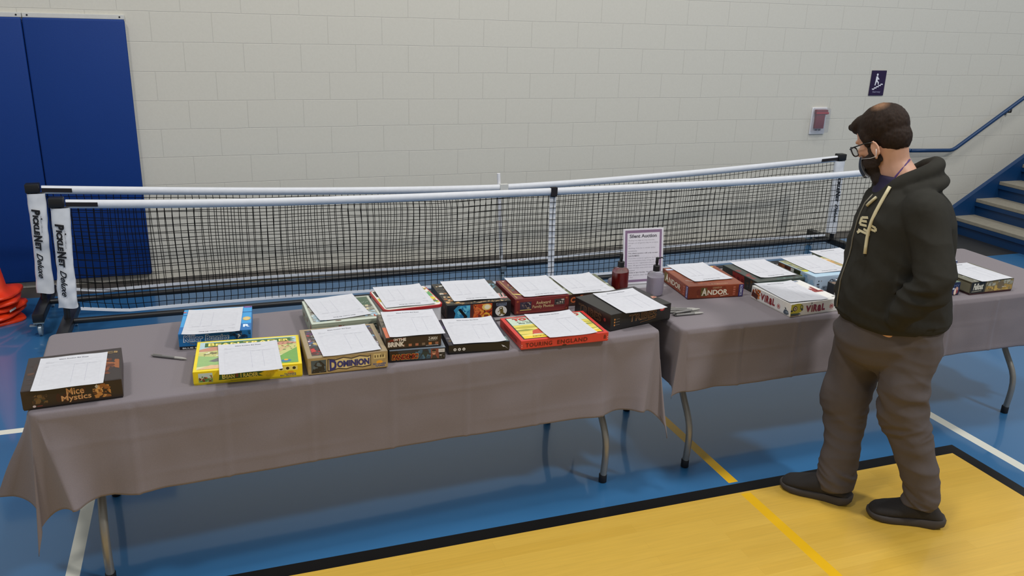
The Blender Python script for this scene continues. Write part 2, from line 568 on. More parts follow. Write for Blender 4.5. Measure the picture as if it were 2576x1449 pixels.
# ---------------------------------------------------------------- stairs and handrail
def staircase():
    t = empty('staircase', (7.08, 6.33, 0))
    rise, run = 0.168, 0.268
    n = 5
    for k in range(n):
        x = k * run; z = (k + 1) * rise
        mb = MB(); mb.box(x - 0.025, -1.15, z - 0.035, x + run, 0, z, bev=0.004)
        mb.build('tread', M['tread'], t)
        mb = MB(); mb.box(x - 0.026, -1.15, z - 0.075, x - 0.002, 0, z - 0.036)
        mb.box(x, -1.15, z - rise, x + 0.02, 0, z - 0.036)
        mb.build('riser', M['stair_blue'], t)
    sl = (0.738 - 0.286) / (7.851 - 7.111)
    def strg(y0, y1):
        mb = MB()
        X0, X1 = -0.12, 1.6
        zt = lambda x: 0.286 + sl * (x + 7.08 - 7.111)
        pts = [(X0, 0.0), (X0, zt(X0)), (X1, zt(X1)), (X1, zt(X1) - 0.42), (0.30, 0.0)]
        vs = [(x, y0, z) for x, z in pts] + [(x, y1, z) for x, z in pts]
        m_ = len(pts)
        fs = [list(range(m_)), list(range(m_, 2 * m_))[::-1]] + [[i, i + m_, (i + 1) % m_ + m_, (i + 1) % m_] for i in range(m_)]
        mb.add(vs, fs)
        o = mb.build('stringer', M['stair_blue'], t)
    strg(0.0, 0.05)
    strg(-1.2, -1.15)
    tag(t, 'blue steel staircase with worn grey treads climbing along the back wall', 'staircase')
    h = empty('handrail', (6.6, 6.55, 0.80))
    pts = [(0.03, 0.03, 0.008), (0.0, 0.0, 0.006)] 
    P = [(-0.02, 0, 0.008), (0.20, 0, 0.003), (0.48, 0, -0.002), (0.52, 0, 0.004), (0.56, 0, 0.022), (1.34, 0, 0.518), (1.9, 0, 0.875)]
    mb = MB(); mb.tube(P, 0.019, 14); mb.build('rail', M['stair_blue'], h, smooth=True)
    mb = MB(); mb.tube([(-0.02, 0, 0.008), (-0.03, 0.03, 0.006), (-0.03, 0.068, 0.006)], 0.019, 12); mb.build('return_bend', M['stair_blue'], h, smooth=True)
    mb = MB(); mb.tube([(1.20, 0.0, 0.405), (1.20, 0.0, 0.375), (1.20, 0.065, 0.365)], 0.009, 8)
    mb.ell((1.20, 0.062, 0.365), (0.022, 0.006, 0.028))
    mb.build('bracket', M['black_metal'], h, smooth=True)
    tag(h, 'blue tubular handrail fixed to the wall above the stairs', 'handrail')
staircase()

# ---------------------------------------------------------------- traffic cones
def cones():
    cx, cy = -1.435, 5.98
    for k in range(5):
        rd = random.Random(k + 3)
        z = k * 0.042
        ang = [0.5, -0.35, 0.9, 0.1, -0.25][k]
        t = empty('traffic_cone', (cx + rd.uniform(-.006, .006), cy + rd.uniform(-.006, .006), z), ang)
        mb = MB()
        seg = 48; prof = []
        rings = [(1.0, 0.0), (1.0, 0.016), (0.8, 0.026), (0.62, 0.036), (0.56, 0.06)]
        base = len(mb.v)
        def sq(an, q):
            c, s_ = math.cos(an), math.sin(an)
            return (abs(c) ** q + abs(s_) ** q) ** (-1 / q)
        R = 0.175
        rows = [(R, 0.0, 5), (R * 1.01, 0.008, 5), (R * 0.985, 0.016, 5), (R * 0.84, 0.022, 4), (0.128, 0.036, 2.4), (0.112, 0.06, 2), (0.020, 0.70, 2), (0.018, 0.71, 2)]
        if k < 4: rows = rows[:6] + [(0.095, 0.175, 2)]
        for (r, zz, q) in rows:
            for i in range(seg):
                an = 2 * PI * i / seg
                rr = r * sq(an, q)
                dz = 0.0
                if zz < 0.03:
                    corner = abs(math.sin(2 * an)) ** 3
                    dz = (0.012 * corner + 0.004 * math.sin(3 * an + k)) * (1 if k else 0.15)
                mb.v.append(Vector((rr * math.cos(an), rr * math.sin(an), max(0, zz + dz))))
        for j in range(len(rows) - 1):
            for i in range(seg):
                a = j * seg + i; b = j * seg + (i + 1) % seg
                mb.f.append([a, b, b + seg, a + seg]); mb.m.append(0); mb.c.append(None)
        o = mb.build('cone_body', M['orange'], t, smooth=True, auto=45)
        if k == 2:
            mb = MB(); mb.box(0.176, -0.10, 0.004, 0.1795, -0.03, 0.016)
            mb.xform(Matrix.Rotation(-1.2, 4, 'Z'))
            mb.build('sticker', M['trim'], t)
        lab = ['orange traffic cone at the floor, lowest of the nested stack',
               'orange traffic cone, second from the bottom of the nested stack',
               'orange traffic cone in the middle of the stack with a pale sticker',
               'orange traffic cone, second from the top of the nested stack',
               'orange traffic cone on top of the stack, its whole body showing'][k]
        tag(t, lab, 'traffic cone', 'stacked orange cones')
cones()

# ---------------------------------------------------------------- pickleball nets
def portable_net(name, x0, x1, y0, y1, ztop, zmid, zbot, p, label, mid_x, back):
    """net between two leaning posts; local frame: x along the net"""
    L = math.hypot(x1 - x0, y1 - y0)
    t = empty(name, (x0, y0, 0), math.atan2(y1 - y0, x1 - x0))
    mx = mid_x - x0
    tubez = 0.130
    def top(x):
        s_ = (x - mx) / (mx if x < mx else (L - mx))
        return zmid + (ztop - zmid) * abs(s_) ** p
    lean = 0.035
    # base frame
    mb = MB()
    mb.tube([(0.0, 0, tubez), (L, 0, tubez)], 0.019, 12)
    mb.build('base_tube', M['black_metal'], t, smooth=True, auto=40)
    for j, xb in enumerate((-lean, L + lean)):
        sgn = -1 if j == 0 else 1
        mb = MB(); mb.box(xb - 0.033, -0.30, 0.095, xb + 0.033, 0.30, 0.150, bev=0.006)
        f = mb.build('foot_bar', M['black_metal'], t, smooth=True, auto=40)
        for yy in (-0.275, 0.275):
            mb = MB()
            mb.box(xb - 0.03, yy - 0.03, 0.088, xb + 0.03, yy + 0.03, 0.0948)
            mb.box(xb - 0.016, yy - 0.012, 0.04, xb - 0.0125, yy + 0.028, 0.088)
            mb.box(xb + 0.0125, yy - 0.012, 0.04, xb + 0.016, yy + 0.028, 0.088)
            mb.box(xb - 0.055, yy - 0.022, 0.068, xb - 0.018, yy + 0.012, 0.078, bev=0.003)
            ca = mb.build('caster', M['steel'], t, smooth=True, auto=40)
            mb = MB()
            mb.lathe([(0.008, -0.011), (0.030, -0.011), (0.038, -0.008), (0.038, 0.008), (0.030, 0.011), (0.008, 0.011)], seg=28)
            mb.xform(Matrix.Translation((xb, yy + 0.006, 0.038)) @ Matrix.Rotation(PI / 2, 4, 'Y'))
            mb.build('wheel', M['wheel'], ca, smooth=True, auto=40)
        # post
        zt = ztop + 0.0
        xt = xb + (-sgn) * lean * 1.0 if False else (0.0 if j == 0 else L)
        mb = MB(); mb.tube([(xb, 0, 0.15), (xt, 0, ztop - 0.02)], 0.019, 12)
        mb.build('post', M['black_metal'], t, smooth=True, auto=40)
        mb = MB(); mb.box(xt - 0.045, -0.032, ztop - 0.035, xt + 0.035, 0.032, ztop + 0.022, bev=0.006)
        mb.build('post_cap', M['black_plastic'], t, smooth=True, auto=40)
        # sleeve, a soft vinyl wrap
        mb = MB(); seg = 28; rows = 40
        zs0, zs1 = (0.195 if back else 0.222), ztop - 0.04
        rd = random.Random(j * 7 + (3 if back else 11))
        for r_ in range(rows + 1):
            f_ = r_ / rows
            z = zs0 + (zs1 - zs0) * f_
            cxx = xb + (xt - xb) * (z - 0.15) / (ztop - 0.17)
            off = 0.012 * (1 if j == 0 else -1)
            for i in range(seg):
                an = 2 * PI * i / seg
                c, s_ = math.cos(an), math.sin(an)
                q = (abs(c) ** 3.2 + abs(s_) ** 3.2) ** (-1 / 3.2)
                wr = noise.noise(Vector((c * 1.3, s_ * 1.3 + j * 5, z * 16 + (0 if back else 9)))) * 0.006 * (1.6 if f_ < 0.3 and not back else 0.6)
                hw = 0.049 + 0.003 * math.sin(z * 9)
                mb.v.append(Vector((cxx + off + (hw + wr) * c * q, (0.026 + wr) * s_ * q, z + 0.006 * math.sin(an * 2 + j) * (1 - f_))))
        for r_ in range(rows):
            for i in range(seg):
                a = r_ * seg + i; b = r_ * seg + (i + 1) % seg
                mb.f.append([a, b, b + seg, a + seg]); mb.m.append(0); mb.c.append(None)
        sl = mb.build('post_sleeve', M['vinyl_white'], t, smooth=True)
        # lettering reading downwards on the side that faces the room
        a = Art()
        INK = (22, 22, 26)
        def vert(tx, x0, x1, z1, z0, **k): a.text(tx, x0, z0, x1, z1, INK, rot=-90, **k)
        vert('P', -0.002, 0.046, 0.455, 0.415, bold=0.06, shear=0.2)
        vert('ICKLE', 0.002, 0.034, 0.418, 0.285, bold=0.06, shear=0.2)
        vert('N', -0.002, 0.046, 0.288, 0.240, bold=0.06, shear=0.2)
        vert('ET', 0.002, 0.034, 0.243, 0.185, bold=0.06, shear=0.2)
        vert('Deluxe', 0.004, 0.038, 0.170, 0.0, bold=0.02, shear=0.6)
        a.text('OnCourt OffCourt', 0.045, 0.30, 0.052, 0.41, (60, 60, 66), bold=0.0, rot=-90)
        a.ell(0.051, 0.39, 0.004, 0.006, INK)
        mb = MB()
        zc = 0.30
        k0 = xb + (xt - xb) * (zc - 0.15) / (ztop - 0.17)
        slope = (xt - xb) / (ztop - 0.17)
        dx = -0.030 if j == 0 else -0.024
        o_ = 0.012 * (1 if j == 0 else -1)
        yface = -0.0325
        a.emit(mb, (0, 0, 0), (1, 0, 0), (0, 0, 1), (0, -1, 0), fn=lambda x, y, off: Vector((k0 + o_ + dx + x + slope * y, yface - off, zc + y)))
        mb.build('sleeve_lettering', M['print'], sl)
    # top band
    n = 90
    mb = MB()
    xa, xz = 0.045, L - 0.045
    for i in range(n + 1):
        x = xa + (xz - xa) * i / n
        z = top(x)
        for (yy, zz) in ((-0.010, 0.008), (0.010, 0.008), (0.012, -0.016), (0.006, -0.042), (-0.006, -0.042), (-0.012, -0.016)):
            mb.v.append(Vector((x, yy, z + zz)))
    for i in range(n):
        for k in range(6):
            a = i * 6 + k; b = i * 6 + (k + 1) % 6
            mb.f.append([a, b, b + 6, a + 6]); mb.m.append(0); mb.c.append(None)
    mb.build('top_band', M['tape_white'], t, smooth=True)
    for (s0, s1) in ((0.045, 0.215), (L - 0.215, L - 0.02)):
        mb = MB(); m_ = 6
        for i in range(m_ + 1):
            x = s0 + (s1 - s0) * i / m_
            z = top(min(max(x, xa), xz))
            for (yy, zz) in ((-0.0135, -0.004), (-0.0145, -0.004), (-0.0145, -0.030), (-0.0135, -0.030)):
                mb.v.append(Vector((x, yy, z + zz)))
        for i in range(m_):
            for k in range(4):
                a = i * 4 + k; b = i * 4 + (k + 1) % 4
                mb.f.append([a, b, b + 4, a + 4]); mb.m.append(0); mb.c.append(None)
        mb.f.append([0, 1, 2, 3]); mb.m.append(0); mb.c.append(None)
        mb.build('end_strap', M['velcro'], t)
    # netting
    mb = MB()
    cell = 0.043
    nx = int((L - 0.12) / cell); x_s = 0.06
    def cord(pts, r=0.0021):
        mb.tube(pts, r, 4, cap=False)
    sd = 3.1 if back else 8.7
    def warp(x, z):
        q = noise.noise(Vector((x * 2.2, z * 2.5, sd))); q2 = noise.noise(Vector((x * 2.0 + 40, z * 3.0, sd)))
        return Vector((x + 0.016 * q, 0.010 * noise.noise(Vector((x * 3, z * 4, sd + 5))), z + 0.016 * q2))
    def bot(x):
        s_ = x / L
        return zbot + 0.02 * math.sin(s_ * PI * 3) * 0.5 + (0.045 if x < 0.3 else 0) * (1 - x / 0.3)
    for i in range(nx + 1):
        x = x_s + (L - 0.12) * i / nx
        zt, zb = top(x) - 0.04, bot(x)
        P = []
        for k in range(13):
            z = zb + (zt - zb) * k / 12
            P.append(warp(x, z) if 0 < k < 12 else Vector((x, 0, z)))
        cord(P)
    nz_ = int((zmid - 0.04 - zbot) / cell)
    for k in range(1, nz_ + 1):
        P = []
        for i in range(nx * 1 + 1):
            x = x_s + (L - 0.12) * i / nx
            zt, zb = top(x) - 0.04, bot(x)
            z = zb + (zt - zb) * k / (nz_ + 0.4)
            P.append(warp(x, z))
        cord(P)
    mb.build('netting', M['cord'], t)
    # bottom tape
    mb = MB()
    for i in range(n + 1):
        x = xa + (xz - xa) * i / n
        z = bot(x)
        tw = 0.006 * noise.noise(Vector((x * 4, 2, sd)))
        for (yy, zz) in ((-0.003, 0.009), (0.003, 0.009), (0.003, -0.009), (-0.003, -0.009)):
            mb.v.append(Vector((x, yy + tw, z + zz)))
    for i in range(n):
        for k in range(4):
            a = i * 4 + k; b = i * 4 + (k + 1) % 4
            mb.f.append([a, b, b + 4, a + 4]); mb.m.append(0); mb.c.append(None)
    mb.build('bottom_tape', M['tape_white'], t)
    # centre support
    if back:
        mb = MB(); mb.tube([(mx + 0.03, 0.025, 0.16), (mx - 0.012, 0.025, zmid + 0.088)], 0.013, 10)
        mb.build('center_post', M['white'], t, smooth=True, auto=40)
        mb = MB(); mb.box(mx - 0.01, -0.018, zmid - 0.045, mx + 0.055, 0.014, zmid + 0.012, bev=0.003)
        mb.build('center_strap', M['trim'], t)
    else:
        mb = MB()
        m_ = 24
        for i in range(m_ + 1):
            z = 0.13 + (zmid - 0.05 - 0.13) * i / m_
            wv = 0.003 * noise.noise(Vector((1, z * 22, 4)))
            cxm = mx + 0.012 * (1 - i / m_)
            for (xx, yy) in ((-0.024, -0.004), (0.024, -0.004), (0.024, 0.0), (-0.024, 0.0)):
                mb.v.append(Vector((cxm + xx, 0.010 + yy + wv, z)))
        for i in range(m_):
            for k in range(4):
                a = i * 4 + k; b = i * 4 + (k + 1) % 4
                mb.f.append([a, b, b + 4, a + 4]); mb.m.append(0); mb.c.append(None)
        mb.build('center_strap', M['tape_white'], t)
        mb = MB(); mb.box(mx - 0.023, -0.02, zmid - 0.048, mx + 0.023, 0.014, zmid + 0.014, bev=0.002)
        mb.build('strap_loop', M['velcro'], t)
    # middle caster under the base tube
    xm = mx + 0.03
    mb = MB(); mb.box(xm - 0.022, -0.03, 0.085, xm + 0.022, 0.03, 0.127)
    mb.box(xm - 0.016, -0.01, 0.035, xm - 0.012, 0.02, 0.085); mb.box(xm + 0.012, -0.01, 0.035, xm + 0.016, 0.02, 0.085)
    ca = mb.build('caster', M['steel'], t)
    mb = MB(); mb.lathe([(0.006, -0.010), (0.032, -0.010), (0.036, -0.006), (0.036, 0.006), (0.032, 0.010), (0.006, 0.010)], seg=24)
    mb.xform(Matrix.Translation((xm, 0.005, 0.0365)) @ Matrix.Rotation(PI / 2, 4, 'Y'))
    mb.build('wheel', M['wheel'], ca, smooth=True, auto=40)
    tag(t, label, 'net', 'portable pickleball nets')
    return t
portable_net('portable_net', -1.060, 5.225, 5.87, 5.97, 0.89, 0.765, 0.175, 1.5,
             'rear portable net with white sleeves, nearest the block wall', 2.05, True)
portable_net('portable_net', -0.872, 5.42, 5.45, 5.45, 0.885, 0.826, 0.168, 3.0,
             'front portable net with a dark center loop and white center strap', 2.286, False)

# ---------------------------------------------------------------- tables and cloths
TZ = 0.745          # height of the cloth on the table tops
T1 = (0.555, 3.275, math.radians(2.9), 2.42, 0.745)
T2 = (3.075, 3.335, 0.0, 2.40, 0.765)

def folding_table(spec, label, legx):
    cx, cy, rz, L, D = spec
    t = empty('folding_table', (cx, cy, 0), rz)
    L -= 0.02; D -= 0.02
    mb = MB(); mb.box(-L / 2, -D / 2, TZ - 0.052, L / 2, D / 2, TZ - 0.004, bev=0.010)
    mb.build('table_top', M['table'], t, smooth=True, auto=40)
    for sgn, lx in zip((-1, 1), legx):
        for yy in (-1, 1):
            mb = MB()
            P = [(0, 0.17, 0.69), (0, 0.18, 0.45), (0, 0.20, 0.38), (0, 0.25, 0.31), (0, 0.298, 0.25), (0, 0.318, 0.19), (0, 0.315, 0.10), (0, 0.305, 0.02)]
            P = [(lx + p[0], yy * p[1], p[2]) for p in P]
            # round the bends
            Q = []
            for i in range(len(P) - 1):
                a, b = Vector(P[i]), Vector(P[i + 1])
                for s_ in (0, 0.5): Q.append(a.lerp(b, s_))
            Q.append(Vector(P[-1]))
            for _ in range(2):
                Q = [Q[0]] + [(Q[i - 1] + Q[i] * 2 + Q[i + 1]) / 4 for i in range(1, len(Q) - 1)] + [Q[-1]]
            mb.tube(Q, 0.0155, 14)
            lg = mb.build('leg', M['grey_metal'], t, smooth=True, auto=50)
            mb = MB(); mb.lathe([(0.017, 0.0), (0.0185, 0.002), (0.0185, 0.038), (0.016, 0.042)], cx=lx, cy=yy * 0.305, seg=18)
            mb.build('foot_cap', M['rubber'], lg, smooth=True, auto=40)
        mb = MB(); mb.tube([(lx, -0.17, 0.685), (lx, 0.17, 0.685)], 0.0125, 10)
        mb.build('top_bar', M['grey_metal'], t, smooth=True, auto=50)
        mb = MB(); mb.tube([(lx, -0.18, 0.45), (lx, 0.18, 0.45)], 0.010, 10)
        mb.build('crossbar', M['grey_metal'], t, smooth=True, auto=50)
        mb = MB(); mb.tube([(lx, 0.0, 0.46), (lx - sgn * 0.26, 0.0, 0.69)], 0.008, 8)
        mb.build('brace', M['black_metal'], t, smooth=True, auto=50)
        mb = MB(); mb.tube([(lx, -0.188, 0.43), (lx, -0.05, 0.53), (lx, 0.05, 0.53), (lx, 0.188, 0.43)], 0.009, 8)
        mb.build('yoke', M['grey_metal'], t, smooth=True, auto=50)
    tag(t, label, 'table', 'folding tables')
folding_table(T1, 'folding table under the left-hand cloth, grey bent legs with black caps', (-1.04, 1.01))
folding_table(T2, 'folding table under the right-hand cloth beside the standing man', (-1.06, 0.97))

def cloth_material():
    m, nt, b = base_mat('taupe_polyester_cloth')
    N, L = nt.nodes, nt.links
    tc = N.new('ShaderNodeTexCoord')
    nz = N.new('ShaderNodeTexNoise'); nz.inputs['Scale'].default_value = 240; nz.inputs['Detail'].default_value = 3
    L.new(tc.outputs['Object'], nz.inputs['Vector'])
    mx = N.new('ShaderNodeMix'); mx.data_type = 'RGBA'
    mx.inputs[6].default_value = lin((117, 110, 114)); mx.inputs[7].default_value = lin((128, 120, 125))
    L.new(nz.outputs['Fac'], mx.inputs[0]); L.new(mx.outputs[2], b.inputs['Base Color'])
    b.inputs['Roughness'].default_value = 0.75
    b.inputs['Sheen Weight'].default_value = 0.12
    b.inputs['Sheen Roughness'].default_value = 0.5
    b.inputs['Specular IOR Level'].default_value = 0.25
    bp = N.new('ShaderNodeBump'); bp.inputs['Strength'].default_value = 0.25; bp.inputs['Distance'].default_value = 0.0006
    L.new(nz.outputs['Fac'], bp.inputs['Height']); L.new(bp.outputs['Normal'], b.inputs['Normal'])
    return m
M['cloth'] = cloth_material()

def tablecloth(spec, label, drops, seed, corner, ends=(1.0, 1.0), kick=(0.0, 0.0)):
    """drops: (front, right, back, left) hang; corner: strength of the corner folds"""
    cx, cy, rz, L, D = spec
    a, b, rc = L / 2, D / 2, 0.03
    per = []   # (point, normal, hang, distance to corner, corner id, arc fraction or None, side strength)
    F, R_, B_, L_ = drops
    def seg(p, q, n, hang, c0, c1, es):
        Ls = (Vector(q) - Vector(p)).length
        m_ = max(8, int(Ls / 0.012))
        for i in range(m_):
            f_ = i / m_
            pt = Vector(p).lerp(Vector(q), f_)
            d0, d1 = f_ * Ls, (1 - f_) * Ls
            per.append((pt, Vector(n), hang, min(d0, d1), c0 if d0 < d1 else c1, None, (es, (Vector(q) - Vector(p)).normalized() * (1 if d0 < d1 else -1))))
    def arc(c, a0, h0, h1, cid):
        m_ = 44
        for i in range(m_):
            f_ = i / m_
            an = a0 + f_ * PI / 2
            nrm = Vector((math.cos(an), math.sin(an)))
            al = f_ * PI / 2
            hang = (h0 if f_ < 0.5 else h1)
            hang = hang + (hang / max(math.cos(al), math.sin(al)) - hang) * corner[cid]
            per.append((Vector(c) + nrm * rc, nrm, hang, 0.0, cid, f_, 1.0))
    seg((-a + rc, -b), (a - rc, -b), (0, -1), F, 0, 1, 1.0)
    arc((a - rc, -b + rc), -PI / 2, F, R_, 1)
    seg((a, -b + rc), (a, b - rc), (1, 0), R_, 1, 2, ends[1])
    arc((a - rc, b - rc), 0, R_, B_, 2)
    seg((a - rc, b), (-a + rc, b), (0, 1), B_, 2, 3, 1.0)
    arc((-a + rc, b - rc), PI / 2, B_, L_, 3)
    seg((-a, b - rc), (-a, -b + rc), (-1, 0), L_, 3, 0, ends[0])
    arc((-a + rc, -b + rc), PI, L_, F, 0)
    n = len(per)
    flare = [0.055 * c for c in corner]
    mb = MB()
    rows = 40
    er = 0.013
    for f_ in (0.35, 0.7, 0.93):
        for q in per:
            pt = q[0]
            mb.v.append(Vector((pt.x * f_, pt.y * f_, 0.0)))
    for k in range(5):
        an = k / 4 * PI / 2
        for q in per:
            p = q[0] - q[1] * er * (1 - math.sin(an))
            mb.v.append(Vector((p.x, p.y, -er * (1 - math.cos(an)))))
    for r_ in range(1, rows + 1):
        t = r_ / rows
        for i, (pt, nr, hang, dc, cid, af, es) in enumerate(per):
            dz = (hang - er) * t
            px, py = pt.x, pt.y
            tt = t ** 1.2
            crest = 0.050 * corner[cid]
            if af is None:
                es, inw = es
                s_ = px if abs(nr.y) > 0.7 else py + 7
                big = noise.noise(Vector((s_ * 2.1, seed, 0.0)))
                mid = noise.noise(Vector((s_ * 7.0, seed + 4, t * 1.4)))
                off = tt * (0.010 + 0.018 * max(0, big) + 0.008 * mid) * es
                off += tt * crest * math.exp(-(dc / 0.085) ** 2) * es
                off -= tt * 0.010 * math.exp(-((dc - 0.17) / 0.05) ** 2)
                off += tt * 0.020 * corner[cid] * math.exp(-((dc - 0.27) / 0.06) ** 2) * es
                off = max(off, 0.003)
                if abs(nr.x) > 0.9: off += t * (kick[0] if nr.x < 0 else kick[1]) * (0.75 + 0.25 * math.sin(py * 17))
                cre = 0.0
                if abs(nr.y) > 0.9:
                    dd = ((px + a) / 0.305 - round((px + a) / 0.305)) * 0.305
                    cre = 0.0045 * math.exp(-(dd / 0.008) ** 2) - 0.0020 * math.exp(-((dd - 0.018) / 0.012) ** 2)
                for lvl in (0.12, 0.27):
                    cre += 0.0012 * math.exp(-((dz - lvl) / 0.010) ** 2) * (0.5 + 0.5 * math.sin(px * 5 + seed + lvl * 30))
                q_ = px * 0.8 + dz * 1.5
                wr = (0.0055 * noise.noise(Vector((q_ * 4, seed, dz * 3 - px * 1.3))) + 0.0025 * noise.noise(Vector((px * 11, dz * 9, seed)))) * min(1, t * 4)
                p = pt + nr * (off + cre + wr + 0.001) + inw * tt * flare[cid] * math.exp(-(dc / 0.09) ** 1.5) * (1 - math.exp(-dc / 0.0001) * 0)
            else:
                u = 1 - abs(af - 0.5) * 2           # 0 at the sides, 1 at the tip
                n0 = Vector((round(math.cos(math.atan2(nr.y, nr.x) - af * PI / 2), 3), round(math.sin(math.atan2(nr.y, nr.x) - af * PI / 2), 3)))
                n1 = Vector((-n0.y, n0.x))
                side_n = n0 if af < 0.5 else n1
                along = -n1 if af < 0.5 else -n0     # pointing back along the table side
                diag = (n0 + n1).normalized()
                es0 = 1.0
                if abs(side_n.x) > 0.5: es0 = ends[0] if side_n.x < 0 else ends[1]
                A = pt + side_n * tt * (crest * es0 + 0.006)
                B = pt + diag * tt * 0.030 * corner[cid]
                if (ends[0] if cid in (0, 3) else ends[1]) < 0.8:
                    yy = n0 if abs(n0.y) > 0.5 else n1
                    B = pt + yy * tt * 0.075 * corner[cid] + (n0 + n1 - yy) * tt * 0.035
                w2 = min(1.0, u * 1.25) ** 1.3
                p = A.lerp(B, w2) - side_n * tt * 0.034 * corner[cid] * math.sin(PI * u) + along * tt * flare[cid] * (1 - w2)
                p = p + diag * 0.001
                kx = kick[0] if (n0.x + n1.x) < 0 else kick[1]
                wk = af if abs(n1.x) > 0.5 else 1 - af
                p = p + Vector((math.copysign(1, n0.x + n1.x), 0)) * t * kx * 0.35 * wk ** 1.5
            mb.v.append(Vector((p.x, p.y, -er - dz)))
    nr_rows = 3 + 5 + rows
    for r_ in range(nr_rows - 1):
        for i in range(n):
            A = r_ * n + i; B = r_ * n + (i + 1) % n
            mb.f.append([A, A + n, B + n, B]); mb.m.append(0); mb.c.append(None)
    c0 = len(mb.v); mb.v.append(Vector((0, 0, 0)))
    for i in range(n):
        mb.f.append([c0, i, (i + 1) % n]); mb.m.append(0); mb.c.append(None)
    o = mb.build('tablecloth', M['cloth'], None, smooth=True)
    o.location = (cx, cy, TZ - 0.0004); o.rotation_euler = (0, 0, rz)
    sm = o.modifiers.new('cloth_thickness', 'SOLIDIFY'); sm.thickness = 0.0012; sm.offset = -1
    tag(o, label, 'tablecloth', 'taupe tablecloths')
tablecloth(T1, 'taupe cloth on the left table under the yellow box, a pointed corner hanging down', (0.345, 0.33, 0.33, 0.345), 2.3, (1.28, 1.15, 0.7, 0.5), (1.0, 0.7), (0.085, 0.015))
tablecloth(T2, 'taupe cloth on the right table behind the standing man', (0.295, 0.30, 0.29, 0.28), 9.1, (0.25, 0.8, 0.5, 0.3), (0.2, 1.0))

# ---------------------------------------------------------------- board game boxes
BOXES = {}
def game_box(name, x, y, th, w_, d, h, z0, side, top, tray_col, label, group='silent auction board games', tray_h=0.004, inset=0.002, split=None, bev=0.0018):
    t = empty('board_game_box', (x, y, z0), math.radians(th))
    mb = MB(); mb.box(inset, inset, 0.0002, w_ - inset, d - inset, tray_h + 0.006, col=tray_col)
    mb.build('tray', M['print'], t)
    mb = MB()
    s0 = len(mb.f)
    mb.box(0, 0, tray_h, w_, d, h, bev=bev, col=side)
    # paint the upward faces with the cover colour
    for k in range(s0, len(mb.f)):
        vs = [mb.v[i] for i in mb.f[k]]
        nrm = (vs[1] - vs[0]).cross(vs[2] - vs[0])
        if nrm.length > 0 and nrm.normalized().z > 0.9: mb.c[k] = top
    BOXES[name] = dict(t=t, mb=mb, w=w_, d=d, h=h, x=x, y=y, th=th, z0=z0, tray=tray_h)
    tag(t, label, 'board game box', group)
    return BOXES[name]
def faces(b):
    w_, d, h = b['w'], b['d'], b['h']
    return dict(top=((0, 0, h), (1, 0, 0), (0, 1, 0), (0, 0, 1)),
                front=((0, 0, 0), (1, 0, 0), (0, 0, 1), (0, -1, 0)),
                left=((0, d, 0), (0, -1, 0), (0, 0, 1), (-1, 0, 0)),
                right=((w_, 0, 0), (0, 1, 0), (0, 0, 1), (1, 0, 0)))
def finish(b, top=None, front=None, left=None, titles=()):
    fc = faces(b)
    for nm, a in (('top', top), ('front', front), ('left', left)):
        if a: a.emit(b['mb'], *fc[nm])
    b['mb'].build('lid', M['print'], b['t'])
    for (part, nm, a) in titles:
        mb = MB(); a.emit(mb, *fc[nm], e0=0.0010)
        mb.build(part, M['print'], b['t'])

# 1 dark brown mouse adventure
b = game_box('mice', -0.647, 2.870, 4.2, 0.302, 0.293, 0.070, TZ, (46, 34, 29), (52, 44, 42), (30, 24, 22),
             'dark brown game box with gold lettering alone at the left end of the table')
tp = Art(); tp.rect(0.004, 0.004, 0.298, 0.289, (54, 46, 44), 0)
tp.blobs(0.235, 0.06, 0.295, 0.20, [(120, 62, 34), (150, 88, 48), (92, 48, 30), (70, 50, 44)], 26, 0.008, 0.028, 4)
tp.blobs(0.01, 0.05, 0.05, 0.24, [(70, 44, 34), (60, 48, 44), (84, 56, 40)], 14, 0.008, 0.02, 9)
fr = Art(); fr.rect(0.004, 0.006, 0.298, 0.066, (44, 32, 27), 0)
fr.blobs(0.03, 0.018, 0.075, 0.052, [(92, 66, 40), (60, 70, 56), (112, 84, 52), (58, 42, 34)], 24, 0.004, 0.012, 5)
fr.blobs(0.21, 0.012, 0.265, 0.062, [(196, 132, 66), (150, 92, 46), (98, 58, 34), (216, 160, 92), (70, 44, 32)], 34, 0.005, 0.014, 6)
fr.poly([(0.218, 0.055), (0.224, 0.063), (0.229, 0.055), (0.223, 0.047)], (220, 214, 205), 6)
fr.blobs(0.10, 0.012, 0.19, 0.06, [(70, 30, 22), (58, 26, 22)], 12, 0.008, 0.02, 7)
fr.ell(0.034, 0.012, 0.005, 0.004, (206, 190, 190)); fr.rect(0.042, 0.010, 0.058, 0.0125, (140, 52, 50))
t1 = Art(); t1.text('Mice', 0.132, 0.037, 0.185, 0.062, (214, 160, 108), bold=0.02); t1.text('Mystics', 0.115, 0.011, 0.205, 0.037, (214, 160, 108), bold=0.02)
t1b = Art(); t1b.text('CS', 0.252, 0.245, 0.29, 0.262, (206, 170, 110), bold=0.01)
finish(b, tp, fr, None, [('title_lettering', 'front', t1), ('title_lettering', 'top', t1b)])

